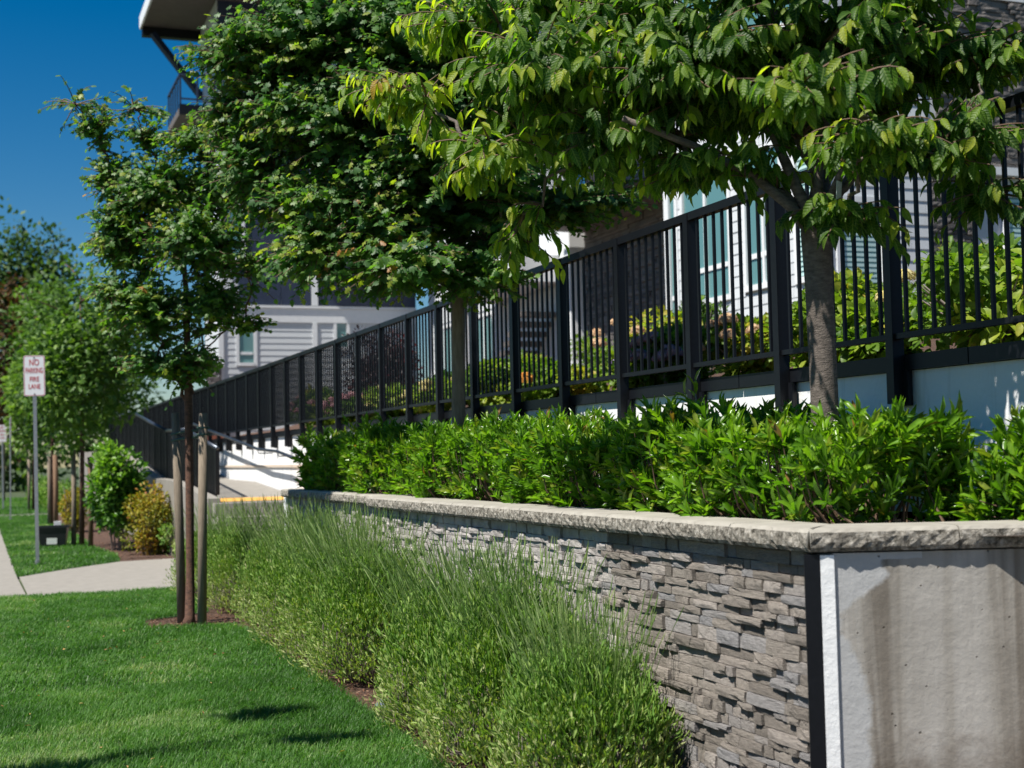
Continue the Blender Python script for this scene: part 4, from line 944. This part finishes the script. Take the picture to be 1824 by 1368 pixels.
# ================================================================== grass
def inside(px, py, poly):
    r = np.zeros(len(px), bool); n = len(poly)
    for i in range(n):
        (x0, y0), (x1, y1) = poly[i], poly[(i + 1) % n]
        c = ((y0 > py) != (y1 > py)) & (px < (x1 - x0) * (py - y0) / (y1 - y0 + 1e-12) + x0); r ^= c
    return r
def vnoise(x, y, s, seed):
    r = np.random.default_rng(seed).random((64, 64)); x = x * s; y = y * s; i = np.floor(x).astype(int); j = np.floor(y).astype(int); fx = x - i; fy = y - j
    fx = fx * fx * (3 - 2 * fx); fy = fy * fy * (3 - 2 * fy); g = lambda a, b: r[a % 64, b % 64]
    return (g(i, j) * (1 - fx) + g(i + 1, j) * fx) * (1 - fy) + (g(i, j + 1) * (1 - fx) + g(i + 1, j + 1) * fx) * fy
def grass(name, poly, x0, x1, y0, y1, n, h, w, label=None):
    px = rng.uniform(x0, x1, n); py = rng.uniform(y0, y1, n); k = inside(px + rng.normal(size=n) * .012, py, poly); px, py = px[k], py[k]; n = len(px)
    lf = vnoise(px, py, 2.2, 1) * .6 + vnoise(px, py, 7, 2) * .4
    hh = h * rng.uniform(.55, 1.15, n) * (.7 + .6 * lf)
    a = rng.uniform(0, 6.283, n); ln = rng.uniform(.1, .75, n)
    d = np.column_stack([np.cos(a) * ln + .10, np.sin(a) * ln - .06, np.ones(n)]); d = unit(d); sv = unit(np.column_stack([-np.sin(a + rng.normal(size=n) * .6), np.cos(a), np.zeros(n)]))
    b = np.column_stack([px, py, np.full(n, -.006)]); ww = (w * rng.uniform(.7, 1.3, n))[:, None]
    m = b + d * (hh * .55)[:, None]; tpp = b + (d + np.column_stack([np.cos(a) * .25, np.sin(a) * .25, -.15 * np.ones(n)])) * hh[:, None]
    V = np.stack([b - sv * ww, b + sv * ww, m + sv * ww * .8, m - sv * ww * .8, tpp], 1).reshape(-1, 3)
    F = (np.array([(0, 1, 2), (0, 2, 3), (3, 2, 4)])[None] + (np.arange(n) * 5)[:, None, None]).reshape(-1, 3)
    tn = np.clip(.02 + .8 * (.6 * vnoise(px, py, 1.3, 5) + .4 * vnoise(px, py, 4.5, 6)) + rng.normal(size=n) * .14 + .25 * (vnoise(px, py, .9, 9) > .72), 0, .95); tn = np.where(rng.random(n) < .02, .93, tn)
    co = np.zeros((n, 5, 3)); co[:, :, 2] = tn[:, None]; co[:, :, 0] = np.array([0, 0, .5, .5, 1])[None]
    o = place(name, mesh_np(name, V, F, co.reshape(-1, 3)), None, M['grass']); o['kind'] = 'stuff'; o['label'] = label; o['category'] = 'grass'
grass('grass', LAWN1, -.1, 2.3, 4.4, 9.5, 100000, .062, .0021, 'close mown green lawn in the foreground')
grass('grass', LAWN1, -.1, 2.3, 9.5, 16.8, 70000, .06, .003, 'mown green lawn reaching the concrete path')
grass('grass', LAWN2, .4, 2.2, 19.8, 44.5, 30000, .07, .006, 'lawn strip around the no parking sign')
grass('grass', LAWN3, .4, 2.6, 45.9, 70, 9000, .09, .012, 'far lawn strip beyond the second path')

# a few dry leaves and clippings on the lawn
lv = Leaves(); n = 90; yy = rng.uniform(5, 16, n); xx = rng.uniform(.0, 2.05, n)
lv.add(np.column_stack([xx, yy, np.full(n, .045)]), np.column_stack([rng.normal(size=(n, 2)), rng.normal(size=n) * .3]), np.column_stack([rng.normal(size=(n, 2)) * .4, np.ones(n)]), rng.uniform(.015, .04, n), rng.uniform(.008, .02, n), rng.random(n))
o = place('leaf_litter', leaf_mesh('leaf_litter', lv.arrays(), LEAF_NARROW), None, leafmat('dry_leaf', [(0, (.30, .16, .06)), (.6, (.38, .28, .12)), (1, (.25, .12, .07))], .8, .2, 0, .1)); tag(o, 'scattered dry leaf bits lying on the near lawn', 'leaf litter', None, 'stuff')

# mulch chips along the bed edge
lv = Leaves(); n = 5000; yy = rng.uniform(4.3, 16.6, n); xx = np.interp(yy, [4, 9.5, 17], [2.08, 2.16, 2.28]) + np.abs(rng.normal(size=n)) * .16
k = 700; yy[:k] = rng.uniform(12.8, 13.7, k); xx[:k] = rng.uniform(1.42, 2.2, k)
k2 = 900; yy[k:k + k2] = rng.uniform(22, 28, k2); xx[k:k + k2] = rng.uniform(2.05, 2.9, k2)
lv.add(np.column_stack([xx, yy, np.full(n, -.004)]), np.column_stack([rng.normal(size=n), rng.normal(size=n), np.abs(rng.normal(size=n)) * .25]), np.column_stack([rng.normal(size=(n, 2)) * .3, np.ones(n)]), rng.uniform(.012, .045, n), rng.uniform(.008, .02, n), rng.random(n))
o = place('mulch_chips', leaf_mesh('mulch_chips', lv.arrays(), LEAF_DIAMOND), None, leafmat('mulch_chip', [(0, (.05, .022, .013)), (.6, (.14, .07, .045)), (1, (.26, .17, .12))], .9, .0, 0, .1)); tag(o, 'loose reddish brown mulch along the lavender bed', 'mulch', None, 'stuff')
mb = MB(); nn = 9
pv = [[(2.17 + .10 * i / 8 + .02 * math.sin(j * 2.1), 7.72 + .30 * j / 8, .01 + .055 * abs(math.sin(i * 1.1 + j * .9)) * math.sin(math.pi * (i + .5) / 9)) for j in range(nn)] for i in range(nn)]
mb.v = [q for r in pv for q in r]; mb.f = [(i * nn + j, i * nn + j + 1, (i + 1) * nn + j + 1, (i + 1) * nn + j) for i in range(nn - 1) for j in range(nn - 1)]
o = mb.obj('fabric_scrap', None, M['fabric'], True); tag(o, 'crumpled blue grey weed fabric showing at the lawn edge', 'fabric')

# ================================================================== bushes on the left, hydrangeas behind the fence
def shrub(name, c, R_, n, L, mat, label, cat='shrub', group=None, lumps=16, tpl=LEAF_LAUREL, asp=.5, tint=(0, 1), parts=0, stems=True, z0=0.0):
    r = thing(name, (c[0], c[1], z0), label, cat, group); lv = Leaves(); blob_leaves(lv, c, R_, n, L, asp, .4, tint, .6, lumps)
    if stems:
        st = MB()
        for k in range(14):
            a = random.uniform(0, 6.28); e = (c[0] + math.cos(a) * R_[0] * .7, c[1] + math.sin(a) * R_[1] * .7, c[2] + random.uniform(-.2, .7) * R_[2])
            st.tube([(c[0] + .1 * math.cos(a), c[1] + .1 * math.sin(a), z0 - .05), ((c[0] + e[0]) / 2, (c[1] + e[1]) / 2, (z0 + e[2]) / 2), e], [.014, .01, .004], 5, False)
        st.obj('stems', r, M['woody'], kind='stuff')
    foliage(r, lv, tpl, mat, parts); return r
shrub('laurel_bush', (2.23, 25.1, .95), (.55, .7, .95), 5000, .12, M['bush_leaf'], 'tall glossy green bush beside the ramp railing', lumps=26)
shrub('gold_bush', (2.62, 23.6, .52), (.52, .6, .60), 4200, .07, M['gold_leaf'], 'rounded orange and yellow leaved bush at the path corner', lumps=30, tint=(0, .75))
shrub('gold_bush', (1.95, 32.6, .6), (.30, .5, .62), 1800, .09, M['gold_leaf'], 'small yellow bush behind the tub and stakes', lumps=14, tint=(0, .5))
shrub('purple_shrub', (2.95, 22.9, .3), (.25, .3, .35), 900, .06, M['lavender_leaf'], 'low grey green shrub at the foot of the ramp wall', lumps=8)
lv = Leaves()
for k in range(10): blob_leaves(lv, (2.3 + .1 * random.random(), 47 + 2.2 * k, .45), (.5, 1.2, .65), 500, .16, .3, .3, (0, 1), 1.2, 5)
foliage(thing('lavender_row', (2.3, 55, 0), 'soft green lavender row along the far lawn strip', 'shrubs'), lv, LEAF_NARROW, M['lavender_leaf'])

def gz(x): return 1.86 + max(0, (x - 4.9)) * .17
GH = 'hydrangeas growing behind the fence'
petal_tpl = LEAF_DIAMOND
def flower_head(root, c, r, mat):
    lv = Leaves(); n = 130; v = unit(rng.normal(size=(n, 3))); v[:, 2] = np.abs(v[:, 2]) * .9 - .15
    a = unit(np.cross(v, rng.normal(size=(n, 3))))
    lv.add(np.array(c) + v * r * rng.uniform(.85, 1.05, (n, 1)) - a * r * .15, a, v + rng.normal(size=(n, 3)) * .2, np.full(n, r * .42), np.full(n, r * .40), rng.random(n))
    return place('flower_head', leaf_mesh('flower_head', lv.arrays(), petal_tpl), root, M[mat])
HY = [(5.15, 6.15, .60, .66, 'cream', 2, 'leafy hydrangea with cream flower heads at the stone column'), (5.0, 7.0, .32, .40, None, 0, 'low yellow green shrub at the foot of the nearest fence bays'), (5.2, 7.75, .5, .62, None, 0, 'tall plain leafy bush in front of the green blind window'), (5.1, 8.7, .42, .5, 'peach', 5, 'hydrangea with peach heads next to the cherry trunk'), (5.0, 9.6, .38, .5, 'pink', 11, 'hydrangea with pink heads low by the wall'), (4.95, 10.1, .26, .36, 'lilac', 3, 'small hydrangea with lilac heads at the fence foot'), (5.4, 10.9, .55, .72, 'peach', 5, 'taller hydrangea with faded heads before the grey windows'), (5.1, 12.2, .5, .4, 'orange', 1, 'shrub with rusty orange heads near the white column'), (5.3, 13.6, .6, .55, None, 0, 'yellowish shrub before the dark stone wall'), (5.3, 15.4, .6, .5, 'cream', 3, 'pale headed hydrangea behind the maple trunk'), (5.2, 17.6, .6, .5, 'cream', 5, 'yellow flowered shrub below the burgundy bush'), (5.1, 19.6, .55, .5, 'pink', 8, 'pink hydrangea at the far fence bays'), (5.2, 21.8, .7, .62, 'pink', 5, 'dark leaved hydrangea in front of the grey wing')]
for x, y, r_, hgt, fl, nf, lb in HY:
    x, y, r_, hgt = x * 1.2, y * 1.2, r_ * 1.2, hgt * .98; z0 = gz(x); t_ = (.2, 1) if fl in ('peach', 'orange') else (0, .8)
    s = shrub('hydrangea_shrub', (x, y, z0 + hgt * .5), (r_ * .9, r_, hgt * .62), int(1900 + 1100 * r_), .095 if y < 14 else .11, M['hyd_leaf'], lb, 'shrub', GH, 16, LEAF_CHERRY if y < 9 else LEAF_LAUREL, .62, t_, z0=z0)
    for k in range(int(nf * 1.8)):
        a = random.uniform(1.7, 4.6); e = random.uniform(.0, 1.1)
        flower_head(s, (x + math.cos(a) * math.cos(e) * r_ * .95, y + math.sin(a) * math.cos(e) * r_ * 1.02, z0 + hgt * (.45 + .62 * math.sin(e))), random.uniform(.065, .092) if fl != 'orange' else .12, fl)
shrub('burgundy_shrub', (7.1, 25.4, gz(7.1) + .85), (.85, 1.0, .85), 4500, .09, M['burg_leaf'], 'dark burgundy leaved bush in front of the grey wing', lumps=26, z0=gz(7.1))
shrub('conifer_shrub', (7.6, 14.0, gz(7.6) + .35), (.45, .6, .55), 2600, .07, M['far_leaf'], 'dense clipped green shrub under the grey windows', lumps=14, tpl=LEAF_NARROW, z0=gz(7.6))
for k, (x, y, r_) in enumerate(((8.5, 10.5, .8), (9.0, 12.8, .8), (9.5, 17.5, .9), (9.5, 20.5, .9), (9.2, 24.0, .9))):
    shrub('garden_shrub', (x, y, gz(x) + .3), (r_, r_, .55), 1500, .11, M['hyd_leaf'], ['low garden shrub below the stone column', 'low garden shrub below the shingle corner', 'garden shrub along the long grey wall, nearer', 'garden shrub along the long grey wall, middle', 'garden shrub before the stone porch'][k], 'shrub', 'low shrubs by the building', 12, z0=gz(x))

# ================================================================== signs, tub
def textmesh(txt, size, bold=.0):
    cu = bpy.data.curves.new('lettering', 'FONT'); cu.body = txt; cu.size = size; cu.align_x = 'CENTER'; cu.align_y = 'CENTER'; cu.offset = bold; cu.extrude = .0006; cu.resolution_u = 3
    o = bpy.data.objects.new('lettering', cu); COL.objects.link(o)
    me = bpy.data.meshes.new_from_object(o.evaluated_get(bpy.context.evaluated_depsgraph_get())); bpy.data.objects.remove(o); bpy.data.curves.remove(cu)
    me.name = 'lettering'; me.materials.clear(); me.materials.append(M['sign_red']); return me
def rounded(w, h, r, n=5):
    P = []
    for cx, cz, a0 in ((w / 2 - r, h / 2 - r, 0), (-w / 2 + r, h / 2 - r, 90), (-w / 2 + r, -h / 2 + r, 180), (w / 2 - r, -h / 2 + r, 270)):
        for k in range(n + 1):
            a = math.radians(a0 + 90 * k / n); P.append((cx + r * math.cos(a), cz + r * math.sin(a)))
    return P
def plate(w, h, r, y0, y1):
    P = rounded(w, h, r); mb = MB(); n = len(P)
    mb.v = [(x, y0, z) for x, z in P] + [(x, y1, z) for x, z in P]
    mb.f = [tuple(range(n)), tuple(reversed(range(n, 2 * n)))] + [(i, i + n, (i + 1) % n + n, (i + 1) % n) for i in range(n)]
    return mb
LET = [('NO', .115, .195, .8), ('PARKING', .098, .075, .60), ('FIRE', .088, -.055, .85), ('LANE', .088, -.165, .8)]
LME = {a: textmesh(a, s, .0012) for a, s, _, _ in LET}
def sign(x, y, label, top, rot=0.0):
    r = thing('parking_sign', (x, y, 0), label, 'sign', 'no parking signs along the lawn strip')
    pole = MB(); pole.box(-.026, .026, -.012, .0, -.1, top - .05); pole.box(-.026, -.02, .0, .02, -.1, top - .05); pole.box(.02, .026, .0, .02, -.1, top - .05)
    base = Matrix.Translation((x, y, 0)) @ Matrix.Rotation(rot, 4, 'Z') @ Matrix.Rotation(-.012, 4, 'Y')
    def put(nm, me, mat, Mx=Matrix()):
        return place(nm, me, r, mat, base @ Mx)
    put('pole', pole.mesh('pole'), M['galv']); put('sleeve', MB().tube([(0, 0, -.05), (0, 0, .06)], .04, 8).mesh('sleeve'), M['galv'])
    pz = Matrix.Translation((0, 0, top - .305))
    p = put('sign_plate', plate(.305, .61, .03, -.016, -.013).mesh('sign_plate'), M['sign_white'], pz)
    bd = MB(); Po, Pi = rounded(.293, .598, .026), rounded(.277, .582, .02); n = len(Po)
    bd.v = [(a, -.0168, b) for a, b in Po] + [(a, -.0168, b) for a, b in Pi]; bd.f = [(i, (i + 1) % n, (i + 1) % n + n, i + n) for i in range(n)]
    b = place('sign_border', bd.mesh('sign_border'), p, M['sign_red'], base @ pz)
    for t_, s, dz, sx in LET:
        place('lettering', LME[t_], p, None, base @ pz @ Matrix.Translation((0, -.0175, dz)) @ Matrix.Rotation(math.pi / 2, 4, 'X') @ Matrix.Diagonal((sx, 1.15, 1, 1)))
    for dz in (.27, -.275): place('bolt', MB().tube([(0, -.022, dz), (0, -.012, dz)], .011, 6).mesh('bolt'), p, M['tub'], base @ pz)
sign(.82, 22.2, 'white and red NO PARKING FIRE LANE sign, nearest on the lawn', 3.12, -.12)
sign(.82, 41.0, 'grey sign pole half hidden by the street trees, middle of the row', 2.85, 1.45)
sign(.80, 52.3, 'farthest small parking sign at the edge of the sidewalk', 2.95, -.1)

tb = thing('plastic_tub', (1.27, 26.9, 0), 'black plastic tub with a pale label standing on the lawn', 'tub')
tub = MB(); w, d2, h = .25, .19, .37
tub.v = [(-w * .86, -d2 * .86, 0), (w * .86, -d2 * .86, 0), (w * .86, d2 * .86, 0), (-w * .86, d2 * .86, 0), (-w, -d2, h), (w, -d2, h), (w, d2, h), (-w, d2, h), (-w + .015, -d2 + .015, h), (w - .015, -d2 + .015, h), (w - .015, d2 - .015, h), (-w + .015, d2 - .015, h), (-w * .8, -d2 * .8, .02), (w * .8, -d2 * .8, .02), (w * .8, d2 * .8, .02), (-w * .8, d2 * .8, .02)]
tub.f = [(3, 2, 1, 0), (0, 1, 5, 4), (1, 2, 6, 5), (2, 3, 7, 6), (3, 0, 4, 7), (4, 5, 9, 8), (5, 6, 10, 9), (6, 7, 11, 10), (7, 4, 8, 11), (8, 9, 13, 12), (9, 10, 14, 13), (10, 11, 15, 14), (11, 8, 12, 15), (12, 13, 14, 15)]
TM = Matrix.Translation((1.27, 26.9, 0)) @ Matrix.Rotation(-.15, 4, 'Z')
place('tub_body', tub.mesh('tub_body'), tb, M['tub'], TM)
place('rim', MB().box(-.27, .27, -.21, -.192, .345, .375).box(-.27, .27, .192, .21, .345, .375).box(-.30, -.252, -.192, .192, .345, .375).box(.252, .30, -.192, .192, .345, .375).mesh('rim'), tb, M['tub'], TM)
place('label_sticker', MB().box(-.10, .08, -.182, -.172, .05, .16).mesh('label_sticker'), tb, M['paper'], TM)
MB().box(1.3, 1.42, 27.2, 27.32, -.01, .44).obj('utility_box', None, M['sign_white']); o = bpy.data.objects['utility_box']; tag(o, 'small white utility marker just behind the black tub', 'marker')
